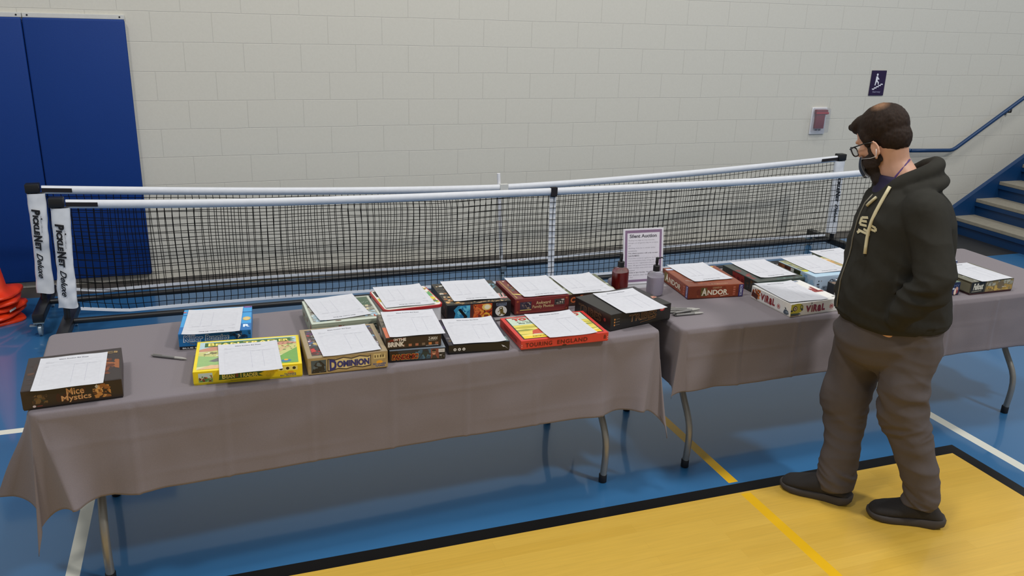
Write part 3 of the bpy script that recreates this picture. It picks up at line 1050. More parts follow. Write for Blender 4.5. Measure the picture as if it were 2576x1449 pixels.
# 2 blue card game with split lid
b = game_box('killer', -0.174, 3.276, -4.1, 0.271, 0.279, 0.066, TZ, (36, 128, 194), (60, 158, 220), (20, 24, 34),
             'bright blue game box behind the yellow one, wide white outlined title', tray_h=0.012, inset=0.0008)
tp = Art(); tp.rect(0, 0.205, 0.271, 0.212, (20, 90, 150), 1); tp.rect(0.238, 0.262, 0.270, 0.278, (122, 70, 150), 1)
tp.rect(0.242, 0.268, 0.262, 0.272, (180, 150, 200), 2)
tp.ell(0.252, 0.13, 0.016, 0.022, (206, 176, 104)); tp.ell(0.252, 0.13, 0.012, 0.017, (222, 196, 130), 3)
tp.rect(0, 0.0, 0.271, 0.075, (22, 110, 180), 1); tp.blobs(0.0, 0.21, 0.03, 0.275, [(200, 90, 90), (230, 230, 235)], 4, 0.004, 0.008, 2)
tp.text('R', 0.240, 0.035, 0.266, 0.065, (225, 238, 250), bold=0.05)
fr = Art(); fr.rect(0.002, 0.014, 0.269, 0.064, (24, 112, 176), 0)
fr.blobs(0.19, 0.03, 0.268, 0.064, [(20, 60, 100), (16, 84, 130), (14, 50, 84)], 14, 0.006, 0.016, 3)
fr.blobs(0.215, 0.034, 0.235, 0.060, [(200, 190, 170), (226, 222, 210), (150, 120, 90)], 7, 0.003, 0.008, 8)
fr.rect(0.0, 0.0125, 0.271, 0.0135, (16, 40, 70), 1)
fr.text('The Card Game', 0.04, 0.019, 0.12, 0.027, (150, 120, 90), bold=0.0)
t1 = Art()
t1.text('Killer', 0.016, 0.030, 0.092, 0.060, (230, 240, 250), 2, bold=0.075, shear=0.15)
t1.text('Killer', 0.019, 0.0325, 0.089, 0.0575, (20, 96, 160), 4, bold=0.015, shear=0.15)
t1.text('Bunnies', 0.096, 0.030, 0.188, 0.058, (230, 240, 250), 2, bold=0.075, shear=0.15)
t1.text('Bunnies', 0.099, 0.0325, 0.185, 0.0555, (20, 96, 160), 4, bold=0.015, shear=0.15)
t2 = Art(); t2.text('BLUE STARTER', 0.012, 0.0035, 0.13, 0.0095, (226, 226, 226), bold=0.03)
finish(b, tp, fr, None, [('title_lettering', 'front', t1), ('tray_lettering', 'front', t2)])

# 3 yellow trading game
b = game_box('bean', -0.121, 2.925, -3.4, 0.377, 0.285, 0.053, TZ, (232, 206, 30), (238, 214, 44), (224, 196, 26),
             'large bright yellow game box with a green title banner and farm landscape', tray_h=0.005)
tp = Art(); X0, Y0, X1, Y1 = 0.012, 0.014, 0.365, 0.272
tp.rect(X0, Y0, X1, Y1, (214, 214, 160), 0)
tp.rect(X0, 0.20, X1, Y1, (178, 204, 208), 1)
tp.poly([(X0, 0.20), (0.06, 0.225), (0.12, 0.205), (0.2, 0.235), (0.27, 0.21), (0.32, 0.232), (X1, 0.212), (X1, 0.18), (X0, 0.18)], (196, 140, 116), 2)
tp.poly([(X0, 0.17), (0.1, 0.19), (0.2, 0.175), (X1, 0.2), (X1, 0.10), (X0, 0.12)], (196, 196, 128), 3)
tp.poly([(X0, 0.14), (0.08, 0.12), (0.16, 0.13), (0.16, 0.06), (X0, 0.04)], (150, 186, 120), 4)
tp.poly([(0.27, 0.05), (0.365, 0.16), (0.365, Y0), (0.26, Y0)], (116, 166, 84), 4)
tp.poly([(0.28, 0.1), (0.34, 0.17), (0.31, 0.18), (0.26, 0.11)], (206, 178, 132), 5)
tp.poly([(0.05, 0.085), (0.09, 0.118), (0.16, 0.124), (0.16, 0.09), (0.07, 0.075)], (112, 116, 112), 5)
tp.poly([(X0, 0.014), (0.06, 0.05), (0.14, 0.03), (0.16, 0.014)], (220, 184, 140), 5)
tp.blobs(0.02, 0.13, 0.10, 0.17, [(240, 240, 225), (122, 120, 84), (160, 110, 70)], 16, 0.003, 0.011, 5, 6)
tp.blobs(0.10, 0.15, 0.16, 0.20, [(150, 100, 70), (170, 130, 84), (110, 140, 80)], 16, 0.003, 0.011, 6, 6)
tp.blobs(0.27, 0.14, 0.36, 0.20, [(112, 142, 76), (150, 112, 70), (90, 120, 66)], 16, 0.003, 0.010, 7, 6)
for k in range(5): tp.line(0.275 + 0.018 * k, 0.205, 0.283 + 0.018 * k, 0.21, 0.002, (40, 40, 36), 7)
tp.poly([(0.03, 0.262), (0.355, 0.262), (0.34, 0.252), (0.362, 0.244), (0.34, 0.236), (0.36, 0.226), (0.03, 0.222)], (64, 106, 50), 6)
tp.ell(0.322, 0.035, 0.018, 0.012, (60, 120, 160), 7); tp.ell(0.322, 0.043, 0.008, 0.007, (232, 170, 50), 8)
fr = Art(); fr.rect(0.002, 0.007, 0.375, 0.051, (232, 204, 24), 0)
fr.rect(0.018, 0.010, 0.066, 0.045, (190, 206, 196), 1); fr.rect(0.018, 0.010, 0.066, 0.026, (150, 170, 100), 2)
fr.blobs(0.020, 0.012, 0.064, 0.036, [(176, 96, 52), (120, 66, 40), (90, 130, 70), (216, 190, 150)], 18, 0.003, 0.009, 3, 3)
fr.poly([(0.086, 0.014), (0.09, 0.042), (0.236, 0.046), (0.222, 0.038), (0.242, 0.033), (0.222, 0.026), (0.238, 0.018)], (52, 92, 40), 2)
fr.text('The International Board Game', 0.125, 0.0075, 0.19, 0.011, (60, 50, 20), bold=0.0)
fr.rect(0.292, 0.030, 0.360, 0.046, (232, 220, 120), 1)
for k in range(3): fr.ell(0.302 + 0.023 * k, 0.038, 0.006, 0.0055, (42, 36, 26), 3)
fr.ell(0.335, 0.021, 0.012, 0.006, (214, 150, 40), 2); fr.text('RIO GRANDE', 0.298, 0.0085, 0.354, 0.0135, (50, 80, 120), bold=0.03); fr.text('GAMES', 0.312, 0.0145, 0.354, 0.019, (50, 80, 120), bold=0.03)
fr.blobs(0.245, 0.01, 0.29, 0.044, [(214, 184, 20), (222, 196, 30)], 6, 0.006, 0.014, 3, 1)
t1 = Art(); Yc = (240, 222, 110)
t1.text('B', 0.098, 0.018, 0.110, 0.038, Yc, bold=0.03); t1.text('EAN', 0.112, 0.018, 0.140, 0.032, Yc, bold=0.03)
t1.text('T', 0.156, 0.018, 0.168, 0.040, Yc, bold=0.03); t1.text('RADER', 0.170, 0.018, 0.222, 0.033, Yc, bold=0.03)
t1.ell(0.148, 0.028, 0.005, 0.009, (120, 62, 40), 3)
t2 = Art(); t2.text('B', 0.042, 0.226, 0.066, 0.256, Yc, 9, bold=0.03); t2.text('EAN TRAD', 0.068, 0.226, 0.29, 0.249, Yc, 9, bold=0.03); t2.text('ER', 0.300, 0.226, 0.338, 0.249, Yc, 9, bold=0.03)
finish(b, tp, fr, None, [('title_lettering', 'front', t1), ('title_lettering', 'top', t2)])

# 4 tan kingdom card game
b = game_box('dominion', 0.275, 2.901, -0.2, 0.296, 0.294, 0.069, TZ, (164, 142, 104), (158, 142, 116), (120, 100, 70),
             'tan game box with blue title on a cream scroll, right of the yellow box', tray_h=0.003)
tp = Art(); tp.rect(0.002, 0.002, 0.294, 0.292, (160, 142, 112), 0); tp.rect(0.018, 0.018, 0.278, 0.276, (78, 70, 66), 1)
PAL = [(70, 92, 130), (168, 58, 62), (196, 176, 120), (64, 74, 60), (120, 150, 170), (60, 46, 44), (150, 120, 70), (200, 200, 205), (96, 60, 100)]
tp.blobs(0.02, 0.10, 0.075, 0.274, PAL, 60, 0.004, 0.014, 12, 2); tp.blobs(0.02, 0.03, 0.10, 0.11, [(176, 44, 48), (196, 60, 58), (90, 40, 40), (60, 60, 66)], 30, 0.006, 0.02, 13, 2)
tp.blobs(0.235, 0.02, 0.276, 0.274, PAL, 90, 0.004, 0.013, 14, 2)
fr = Art(); fr.rect(0.003, 0.004, 0.293, 0.066, (168, 146, 104), 0)
fr.blobs(0.004, 0.005, 0.292, 0.065, [(160, 138, 98), (174, 152, 112), (166, 146, 106)], 40, 0.008, 0.02, 3, 0.2)
fr.rect(0.012, 0.008, 0.066, 0.058, (70, 84, 92), 2); fr.poly([(0.012, 0.008), (0.066, 0.008), (0.060, 0.04), (0.045, 0.056), (0.03, 0.05), (0.02, 0.03)], (34, 34, 36), 3)
fr.blobs(0.014, 0.01, 0.064, 0.05, [(46, 46, 50), (90, 104, 112), (60, 58, 56)], 14, 0.004, 0.01, 5, 4)
fr.poly([(0.070, 0.010), (0.072, 0.060), (0.10, 0.055), (0.13, 0.062), (0.16, 0.055), (0.19, 0.062), (0.222, 0.056), (0.232, 0.060), (0.232, 0.016), (0.2, 0.012), (0.17, 0.018), (0.14, 0.011), (0.11, 0.016), (0.08, 0.009)], (52, 46, 56), 4)
fr.poly([(0.074, 0.014), (0.076, 0.056), (0.10, 0.051), (0.13, 0.058), (0.16, 0.051), (0.19, 0.058), (0.222, 0.052), (0.229, 0.056), (0.229, 0.020), (0.2, 0.016), (0.17, 0.022), (0.14, 0.015), (0.11, 0.020), (0.08, 0.013)], (216, 196, 142), 5)
fr.rect(0.242, 0.040, 0.286, 0.060, (206, 186, 132), 1)
for k in range(4): fr.rect(0.246 + 0.010 * k, 0.045, 0.250 + 0.010 * k, 0.055, (80, 66, 40), 2)
fr.ell(0.264, 0.026, 0.012, 0.007, (232, 166, 44), 2); fr.text('RIO GRANDE', 0.240, 0.016, 0.288, 0.0225, (50, 74, 140), bold=0.03); fr.text('GAMES', 0.248, 0.008, 0.284, 0.0145, (50, 74, 140), bold=0.03)
t1 = Art(); t1.text('D', 0.078, 0.012, 0.104, 0.056, (44, 48, 116), 8, bold=0.05); t1.text('OMINION', 0.106, 0.022, 0.226, 0.048, (44, 48, 116), 8, bold=0.05)
finish(b, tp, fr, None, [('title_lettering', 'front', t1)])

# 5 pale green-grey box behind
b = game_box('green_grey', 0.331, 3.247, 1.5, 0.292, 0.290, 0.068, TZ, (164, 172, 152), (198, 206, 192), (150, 154, 138),
             'pale grey-green game box behind the tan one, small rust letters on its front')
tp = Art(); tp.rect(0.010, 0.02, 0.282, 0.282, (150, 152, 140), 0)
tp.blobs(0.012, 0.10, 0.10, 0.27, [(120, 110, 96), (166, 160, 150), (96, 86, 80), (180, 184, 178)], 30, 0.006, 0.018, 3)
tp.blobs(0.012, 0.02, 0.10, 0.10, [(176, 200, 212), (196, 214, 220), (160, 184, 196)], 20, 0.008, 0.02, 4)
tp.poly([(0.232, 0.15), (0.232, 0.27), (0.278, 0.272), (0.278, 0.15)], (72, 96, 76), 3)
tp.blobs(0.232, 0.10, 0.280, 0.17, [(110, 104, 92), (140, 130, 118), (206, 196, 160), (86, 80, 70)], 26, 0.004, 0.012, 5, 4)
tp.blobs(0.225, 0.03, 0.280, 0.10, [(176, 200, 214), (190, 208, 214), (150, 176, 190)], 18, 0.006, 0.016, 6, 4)
for k in range(4): tp.ell(0.245 + 0.008 * k, 0.20 + 0.007 * (k % 2), 0.0018, 0.0022, (200, 206, 200), 6)
tp.text('L', 0.262, 0.022, 0.279, 0.045, (176, 70, 36), 6, bold=0.04)
for k in range(4): tp.line(0.05 + 0.012 * k, 0.03 + 0.002 * k, 0.058 + 0.012 * k, 0.03 + 0.002 * k, 0.0018, (70, 70, 66), 6)
tp.ell(0.11, 0.013, 0.013, 0.003, (110, 50, 30), 6)
fr = Art(); fr.rect(0.002, 0.055, 0.29, 0.062, (178, 186, 164), 1)
fr.blobs(0.005, 0.01, 0.285, 0.05, [(150, 158, 140), (170, 176, 158), (136, 146, 134)], 24, 0.008, 0.02, 8, 1)
fr.blobs(0.22, 0.01, 0.29, 0.05, [(80, 92, 88), (60, 68, 56), (96, 110, 112)], 16, 0.006, 0.014, 8, 2)
lf = Art(); lf.blobs(0.01, 0.01, 0.28, 0.055, [(150, 96, 70), (176, 176, 150), (130, 130, 116), (192, 196, 176)], 30, 0.006, 0.014, 9, 1)
t1 = Art(); t1.text('Dipp', 0.108, 0.026, 0.155, 0.052, (120, 46, 24), 4, bold=0.05); fr.rect(0.016, 0.038, 0.036, 0.043, (120, 46, 24), 4)
finish(b, tp, fr, lf, [('title_lettering', 'front', t1)])

# 7 black film box with blue and orange picture
b = game_box('film', 0.914, 3.309, -1.0, 0.293, 0.300, 0.074, TZ, (24, 24, 26), (44, 40, 36), (18, 18, 18),
             'black game box with a blue and orange picture and a white round emblem')
tp = Art(); tp.blobs(0.005, 0.01, 0.07, 0.29, [(196, 150, 90), (230, 206, 160), (50, 46, 40), (60, 60, 52), (140, 90, 50), (36, 34, 32), (214, 214, 206)], 70, 0.005, 0.016, 15)
tp.blobs(0.24, 0.17, 0.288, 0.25, [(90, 140, 160), (60, 100, 120), (120, 170, 186)], 16, 0.004, 0.012, 16)
tp.blobs(0.02, 0.002, 0.288, 0.022, [(150, 120, 80), (90, 70, 50), (186, 160, 120), (60, 46, 36)], 50, 0.004, 0.01, 17)
tp.rect(0.225, 0.282, 0.262, 0.286, (170, 176, 176), 3)
tp.text('BILL', 0.228, 0.035, 0.290, 0.105, (226, 220, 214), 4, bold=0.06, shear=0.4); tp.text('BILL', 0.230, 0.037, 0.288, 0.103, (176, 34, 36), 5, bold=0.0, shear=0.4)
fr = Art(); fr.rect(0.020, 0.004, 0.205, 0.068, (56, 150, 196), 0); fr.rect(0.012, 0.004, 0.205, 0.0045, (40, 90, 130), 1)
fr.poly([(0.004, 0.003), (0.03, 0.003), (0.038, 0.034), (0.030, 0.05), (0.05, 0.069), (0.004, 0.069)], (22, 24, 34), 2)
fr.blobs(0.035, 0.01, 0.11, 0.066, [(44, 128, 180), (90, 186, 220), (60, 150, 190), (36, 110, 160), (110, 200, 226)], 30, 0.006, 0.02, 18, 1)
fr.poly([(0.050, 0.050), (0.060, 0.056), (0.092, 0.016), (0.086, 0.004), (0.074, 0.004), (0.076, 0.016)], (14, 14, 18), 4)
fr.rect(0.105, 0.004, 0.205, 0.069, (206, 84, 34), 3)
fr.blobs(0.104, 0.006, 0.204, 0.067, [(226, 110, 50), (176, 60, 30), (120, 44, 30), (240, 160, 60), (196, 76, 40)], 40, 0.006, 0.018, 19, 4)
fr.poly([(0.105, 0.004), (0.105, 0.069), (0.118, 0.069), (0.122, 0.03), (0.116, 0.004)], (96, 44, 34), 8)
fr.ell(0.180, 0.053, 0.022, 0.015, (250, 214, 120), 8); fr.ell(0.182, 0.053, 0.013, 0.010, (255, 246, 214), 9)
fr.ell(0.135, 0.040, 0.011, 0.018, (232, 120, 64), 8); fr.line(0.126, 0.042, 0.132, 0.042, 0.002, (90, 30, 20), 9); fr.line(0.138, 0.042, 0.144, 0.042, 0.002, (90, 30, 20), 9); fr.line(0.130, 0.029, 0.140, 0.029, 0.002, (130, 40, 30), 9)
fr.poly([(0.157, 0.012), (0.176, 0.03), (0.19, 0.024), (0.2, 0.006), (0.16, 0.004)], (236, 176, 60), 8); fr.rect(0.168, 0.006, 0.188, 0.018, (150, 60, 30), 9)
fr.rect(0.205, 0.003, 0.290, 0.070, (20, 20, 22), 3)
fr.ell(0.247, 0.028, 0.027, 0.024, (226, 224, 216), 4, 28)
G_ = (112, 96, 40)
fr.ell(0.247, 0.040, 0.009, 0.008, G_, 5); fr.ell(0.246, 0.041, 0.004, 0.004, (226, 224, 216), 6); fr.ell(0.250, 0.026, 0.008, 0.012, G_, 5)
fr.line(0.244, 0.034, 0.232, 0.024, 0.0035, G_, 5); fr.line(0.247, 0.018, 0.240, 0.010, 0.004, G_, 5); fr.line(0.254, 0.018, 0.258, 0.010, 0.004, G_, 5); fr.line(0.236, 0.009, 0.246, 0.010, 0.004, G_, 5); fr.poly([(0.256, 0.022), (0.268, 0.014), (0.264, 0.009), (0.256, 0.012)], G_, 5)
lf = Art(); lf.blobs(0.22, 0.006, 0.285, 0.066, [(60, 40, 40), (96, 60, 56), (40, 30, 34)], 20, 0.006, 0.014, 20)
t1 = Art(); t1.rect(0.224, 0.058, 0.272, 0.067, (120, 132, 150), 4); t1.rect(0.224, 0.0525, 0.272, 0.0565, (100, 112, 130), 4); t1.text('gamecorp', 0.227, 0.0595, 0.269, 0.0655, (26, 28, 36), 5, bold=0.05)
finish(b, tp, fr, lf, [('emblem_banner', 'front', t1)])

# 9 disease game below, 8 expansion on top
b = game_box('pandemic', 0.585, 2.939, -4.8, 0.218, 0.290, 0.049, TZ, (44, 52, 66), (120, 130, 140), (24, 20, 24),
             'dark blue game box with red-edged title, lying under the brown one')
fr = Art(); fr.rect(0.002, 0.005, 0.216, 0.047, (40, 44, 54), 0)
fr.poly([(0.002, 0.005), (0.05, 0.005), (0.03, 0.047), (0.002, 0.047)], (34, 18, 22), 1)
fr.blobs(0.10, 0.006, 0.16, 0.046, [(56, 92, 120), (46, 76, 100), (70, 110, 136), (30, 60, 70)], 24, 0.006, 0.016, 3, 1)
fr.poly([(0.115, 0.012), (0.13, 0.04), (0.15, 0.034), (0.14, 0.008), (0.13, 0.028)], (34, 52, 56), 6)
fr.rect(0.160, 0.005, 0.192, 0.046, (128, 66, 58), 3)
fr.ell(0.172, 0.030, 0.007, 0.010, (196, 140, 112), 5); fr.poly([(0.162, 0.005), (0.168, 0.02), (0.178, 0.02), (0.186, 0.005)], (52, 50, 54), 5); fr.ell(0.172, 0.039, 0.008, 0.005, (50, 40, 40), 6); fr.line(0.166, 0.031, 0.178, 0.031, 0.002, (30, 26, 30), 7)
fr.rect(0.190, 0.030, 0.214, 0.044, (212, 212, 216), 4); fr.text('Z-MAN', 0.192, 0.033, 0.212, 0.041, (150, 150, 160), 5, bold=0.0); fr.blobs(0.192, 0.008, 0.212, 0.028, [(20, 20, 24), (210, 210, 214), (50, 50, 56)], 9, 0.003, 0.008, 5, 4)
t1 = Art()
t1.text('PANDEMIC', 0.008, 0.009, 0.112, 0.033, (214, 170, 60), 2, bold=0.11, shear=0.15)
t1.text('PANDEMIC', 0.009, 0.010, 0.111, 0.032, (190, 40, 36), 3, bold=0.075, shear=0.15)
t1.text('PANDEMIC', 0.011, 0.012, 0.109, 0.030, (26, 10, 14), 4, bold=0.02, shear=0.15)
finish(b, None, fr, None, [('title_lettering', 'front', t1)])
b = game_box('brink', 0.573, 2.947, -3.2, 0.216, 0.262, 0.050, TZ + 0.0495, (50, 38, 34), (76, 72, 66), (36, 26, 24),
             'brown game box with white lettering stacked on a dark blue one')
tp = Art(); tp.rect(0.002, 0.002, 0.214, 0.26, (92, 84, 74), 0); tp.rect(0.002, 0.002, 0.028, 0.11, (196, 104, 70), 2); tp.blobs(0.002, 0.11, 0.030, 0.25, [(90, 88, 80), (64, 60, 54), (120, 112, 96)], 16, 0.006, 0.016, 4, 2); tp.ell(0.02, 0.185, 0.003, 0.01, (226, 220, 210), 6)
fr = Art(); fr.rect(0.002, 0.006, 0.214, 0.048, (48, 36, 33), 0)
fr.poly([(0.006, 0.034), (0.02, 0.042), (0.07, 0.047), (0.07, 0.040), (0.03, 0.034)], (120, 34, 30), 1)
for k, c in enumerate([(110, 76, 60), (176, 110, 80), (170, 104, 80), (120, 100, 84), (206, 124, 66), (150, 100, 80)]):
    fr.rect(0.062 + 0.026 * k, 0.010, 0.074 + 0.026 * k, 0.020, c, 2)
fr.rect(0.156, 0.0055, 0.204, 0.0085, (206, 206, 206), 2)
lf = Art(); lf.rect(0.004, 0.005, 0.258, 0.046, (84, 74, 64), 0); lf.ell(0.13, 0.026, 0.05, 0.016, (150, 146, 140), 2); lf.ell(0.13, 0.026, 0.03, 0.010, (186, 182, 178), 3); lf.blobs(0.02, 0.008, 0.24, 0.044, [(60, 50, 44), (96, 86, 74)], 12, 0.006, 0.012, 4, 1)
t1 = Art(); Wt = (222, 214, 204)
t1.text('ON', 0.030, 0.036, 0.046, 0.0465, Wt, bold=0.05); t1.text('THE', 0.048, 0.034, 0.078, 0.0465, Wt, bold=0.05); t1.text('BRINK', 0.008, 0.012, 0.072, 0.032, Wt, bold=0.05)
t2 = Art(); t2.text('Z-MAN', 0.164, 0.030, 0.200, 0.043, (200, 196, 188), bold=0.03, shear=0.1); t2.rect(0.166, 0.0265, 0.198, 0.0275, (180, 176, 168)); t2.text('EXPANSION', 0.158, 0.0058, 0.202, 0.0082, (30, 30, 34), 5, bold=0.03)
finish(b, tp, fr, lf, [('title_lettering', 'front', t1), ('maker_lettering', 'front', t2)])

# 10 slim black space box
b = game_box('space', 0.823, 2.954, -4.4, 0.250, 0.283, 0.040, TZ, (24, 22, 24), (36, 34, 48), (16, 14, 16),
             'slim black game box with three small white round symbols on its front')
tp = Art(); tp.rect(0.003, 0.003, 0.247, 0.280, (40, 38, 56), 0)
tp.blobs(0.004, 0.12, 0.246, 0.278, [(34, 34, 58), (58, 46, 84), (44, 42, 70), (28, 28, 40)], 40, 0.012, 0.04, 5, 0.5)
tp.blobs(0.004, 0.004, 0.06, 0.12, [(66, 56, 46), (90, 76, 56), (60, 56, 60), (104, 98, 104)], 24, 0.008, 0.02, 6, 3)
tp.poly([(0.19, 0.004), (0.246, 0.004), (0.246, 0.05), (0.21, 0.05)], (110, 134, 132), 4)
tp.ell(0.225, 0.14, 0.008, 0.003, (150, 90, 150), 4)
fr = Art()
for k in range(3):
    fr.ell(0.026 + 0.018 * k, 0.020, 0.0062, 0.0062, (222, 220, 216), 2); fr.text(['45', '2', '12'][k], 0.023 + 0.018 * k, 0.0175, 0.029 + 0.018 * k, 0.0225, (30, 28, 30), 3, bold=0.04)
fr.poly([(0.215, 0.028), (0.228, 0.022), (0.244, 0.007), (0.230, 0.018), (0.222, 0.018)], (196, 200, 214), 2)
finish(b, tp, fr, None)

# 11 red touring game
b = game_box('england', 1.116, 2.923, -0.3, 0.388, 0.268, 0.039, TZ, (204, 60, 50), (206, 56, 48), (176, 44, 40),
             'flat red game box with dark lettering on its front near the table corner', tray_h=0.002)
tp = Art(); tp.rect(0.016, 0.014, 0.372, 0.256, (38, 34, 28), 0); tp.rect(0.022, 0.018, 0.366, 0.252, (192, 210, 190), 1)
tp.rect(0.022, 0.018, 0.366, 0.168, (206, 192, 88), 2)
rd = random.Random(5)
for k in range(9):
    y = 0.160 - k * 0.015
    c = [(226, 206, 96), (186, 176, 66), (232, 216, 120), (150, 152, 60), (214, 196, 84)][k % 5]
    pts = [(0.022, y)]
    for j in range(1, 9): pts.append((0.022 + 0.043 * j, y + rd.uniform(-0.008, 0.010)))
    pts += [(0.366, 0.018), (0.022, 0.018)]
    tp.poly([(x, max(min(v, 0.166), 0.018)) for x, v in pts], c, 3 + 0.3 * k)
tp.poly([(0.022, 0.018), (0.366, 0.018), (0.366, 0.04), (0.022, 0.044)], (236, 200, 44), 7)
tp.poly([(0.072, 0.058), (0.085, 0.096), (0.115, 0.112), (0.15, 0.108), (0.168, 0.062)], (196, 74, 48), 8)
tp.rect(0.076, 0.054, 0.17, 0.060, (226, 214, 190), 9)
tp.rect(0.118, 0.13, 0.136, 0.16, (40, 44, 56), 8); tp.poly([(0.12, 0.13), (0.127, 0.15), (0.134, 0.13)], (230, 230, 225), 9)
tp.text('An enlarged', 0.052, 0.196, 0.13, 0.206, (60, 66, 50), 8, bold=0.01); tp.text('Map Game', 0.056, 0.178, 0.13, 0.190, (50, 56, 44), 8, bold=0.02)
tp.text('REQUIRING', 0.064, 0.030, 0.16, 0.040, (60, 50, 20), 9, bold=0.03)
fr = Art()
for xx in (0.004, 0.384): fr.ell(xx, 0.012, 0.0014, 0.0016, (232, 228, 224)); fr.ell(xx, 0.020, 0.0014, 0.0016, (232, 228, 224))
fr.ell(0.19, 0.003, 0.010, 0.004, (60, 22, 18), 2, 14); fr.rect(0.366, 0.012, 0.376, 0.024, (120, 30, 26), 2); fr.ell(0.371, 0.026, 0.004, 0.004, (120, 30, 26), 2)
lf = Art()
for xx in (0.004, 0.262): lf.ell(xx, 0.014, 0.0014, 0.0016, (232, 228, 224)); lf.ell(xx, 0.022, 0.0014, 0.0016, (232, 228, 224))
lf.text('TOURING ENGLAND', 0.05, 0.012, 0.22, 0.027, (150, 36, 32), 2, bold=0.02)
t1 = Art(); t1.text('TOURING', 0.020, 0.010, 0.135, 0.028, (94, 22, 18), bold=0.015, spacing=1.15); t1.text('ENGLAND', 0.158, 0.010, 0.292, 0.028, (94, 22, 18), bold=0.015, spacing=1.15)
t2 = Art(); Rr = (190, 42, 34)
t2.text('TO', 0.044, 0.216, 0.105, 0.244, Rr, 8, bold=0.06); t2.text('URING ENGLA', 0.110, 0.216, 0.29, 0.244, Rr, 8, bold=0.06); t2.text('ND', 0.296, 0.216, 0.350, 0.244, Rr, 8, bold=0.06)
finish(b, tp, fr, lf, [('title_lettering', 'front', t1), ('title_lettering', 'top', t2)])

# 12 maroon photo game
b = game_box('awkward', 1.226, 3.304, 0.0, 0.262, 0.275, 0.076, TZ, (120, 44, 44), (112, 46, 46), (70, 24, 26),
             'maroon game box with pale gold lettering between two small pictures')
tp = Art(); tp.rect(0.004, 0.004, 0.258, 0.271, (110, 44, 44), 0)
for k, c in enumerate([(190, 160, 96), (150, 110, 70)]): tp.poly([(0.012 + 0.003 * k, 0.012), (0.016 + 0.003 * k, 0.012), (0.016 + 0.003 * k, 0.262), (0.012 + 0.003 * k, 0.262)], c, 1)
tp.blobs(0.024, 0.11, 0.058, 0.21, [(160, 130, 90), (60, 46, 44), (112, 96, 70), (80, 90, 96)], 22, 0.004, 0.012, 3, 2); tp.ell(0.03, 0.255, 0.006, 0.004, (226, 214, 200), 3)
tp.poly([(0.006, 0.070), (0.03, 0.070), (0.13, 0.016), (0.11, 0.010)], (226, 206, 120), 4); tp.poly([(0.006, 0.062), (0.012, 0.062), (0.10, 0.008), (0.09, 0.006)], (84, 40, 66), 4)
fr = Art(); fr.rect(0.004, 0.006, 0.258, 0.072, (118, 42, 42), 0)
for (x0, y0, x1, y1) in ((0.008, 0.010, 0.254, 0.012), (0.008, 0.066, 0.254, 0.068), (0.008, 0.010, 0.010, 0.068), (0.252, 0.010, 0.254, 0.068)): fr.rect(x0, y0, x1, y1, (146, 66, 48), 1)
for (x, y) in ((0.012, 0.014), (0.012, 0.064), (0.250, 0.014), (0.250, 0.064)): fr.ell(x, y, 0.005, 0.005, (170, 90, 50), 2)
fr.rect(0.024, 0.018, 0.078, 0.060, (60, 56, 70), 2); fr.blobs(0.028, 0.026, 0.074, 0.058, [(200, 186, 166), (44, 36, 50), (92, 80, 90), (150, 130, 110)], 16, 0.004, 0.009, 6, 3); fr.rect(0.024, 0.020, 0.078, 0.024, (214, 180, 96), 6)
fr.rect(0.190, 0.034, 0.240, 0.062, (70, 66, 64), 2); fr.blobs(0.192, 0.036, 0.238, 0.060, [(206, 196, 180), (36, 32, 34), (120, 110, 100)], 14, 0.004, 0.009, 7, 3)
fr.rect(0.192, 0.026, 0.24, 0.030, (96, 34, 34), 2)
t1 = Art(); Gd = (220, 190, 140); t1.text('Awkward', 0.100, 0.044, 0.170, 0.060, Gd, bold=0.01); t1.text('Family Photos', 0.084, 0.023, 0.186, 0.041, Gd, bold=0.01)
finish(b, tp, fr, None, [('title_lettering', 'front', t1)])

# 13 stone-age game, mostly covered
b = game_box('cro', 1.508, 3.356, -1.5, 0.250, 0.275, 0.056, TZ, (66, 44, 34), (110, 112, 90), (50, 34, 28),
             'brown game box with rough orange lettering, half hidden behind the black box')
tp = Art(); tp.blobs(0.002, 0.005, 0.25, 0.27, [(130, 140, 110), (90, 96, 70), (176, 180, 160), (70, 80, 50), (150, 130, 100)], 60, 0.01, 0.03, 9, 0)
fr = Art(); fr.rect(0.002, 0.004, 0.248, 0.054, (70, 44, 34), 0); fr.blobs(0.004, 0.004, 0.246, 0.016, [(130, 116, 96), (90, 76, 60), (150, 140, 120)], 26, 0.004, 0.010, 4, 1)
fr.blobs(0.01, 0.016, 0.24, 0.053, [(84, 40, 28), (60, 34, 26), (96, 60, 40)], 20, 0.008, 0.018, 5, 1)
t1 = Art(); Og = (206, 110, 64); t1.text('C', 0.010, 0.016, 0.036, 0.044, Og, bold=0.05, shear=0.1); t1.text('R', 0.037, 0.020, 0.052, 0.037, Og, bold=0.05); t1.text('O', 0.054, 0.022, 0.076, 0.052, Og, bold=0.05); t1.text('MAGNON', 0.080, 0.022, 0.19, 0.046, Og, bold=0.05, shear=0.1)
finish(b, tp, fr, None, [('title_lettering', 'front', t1)])

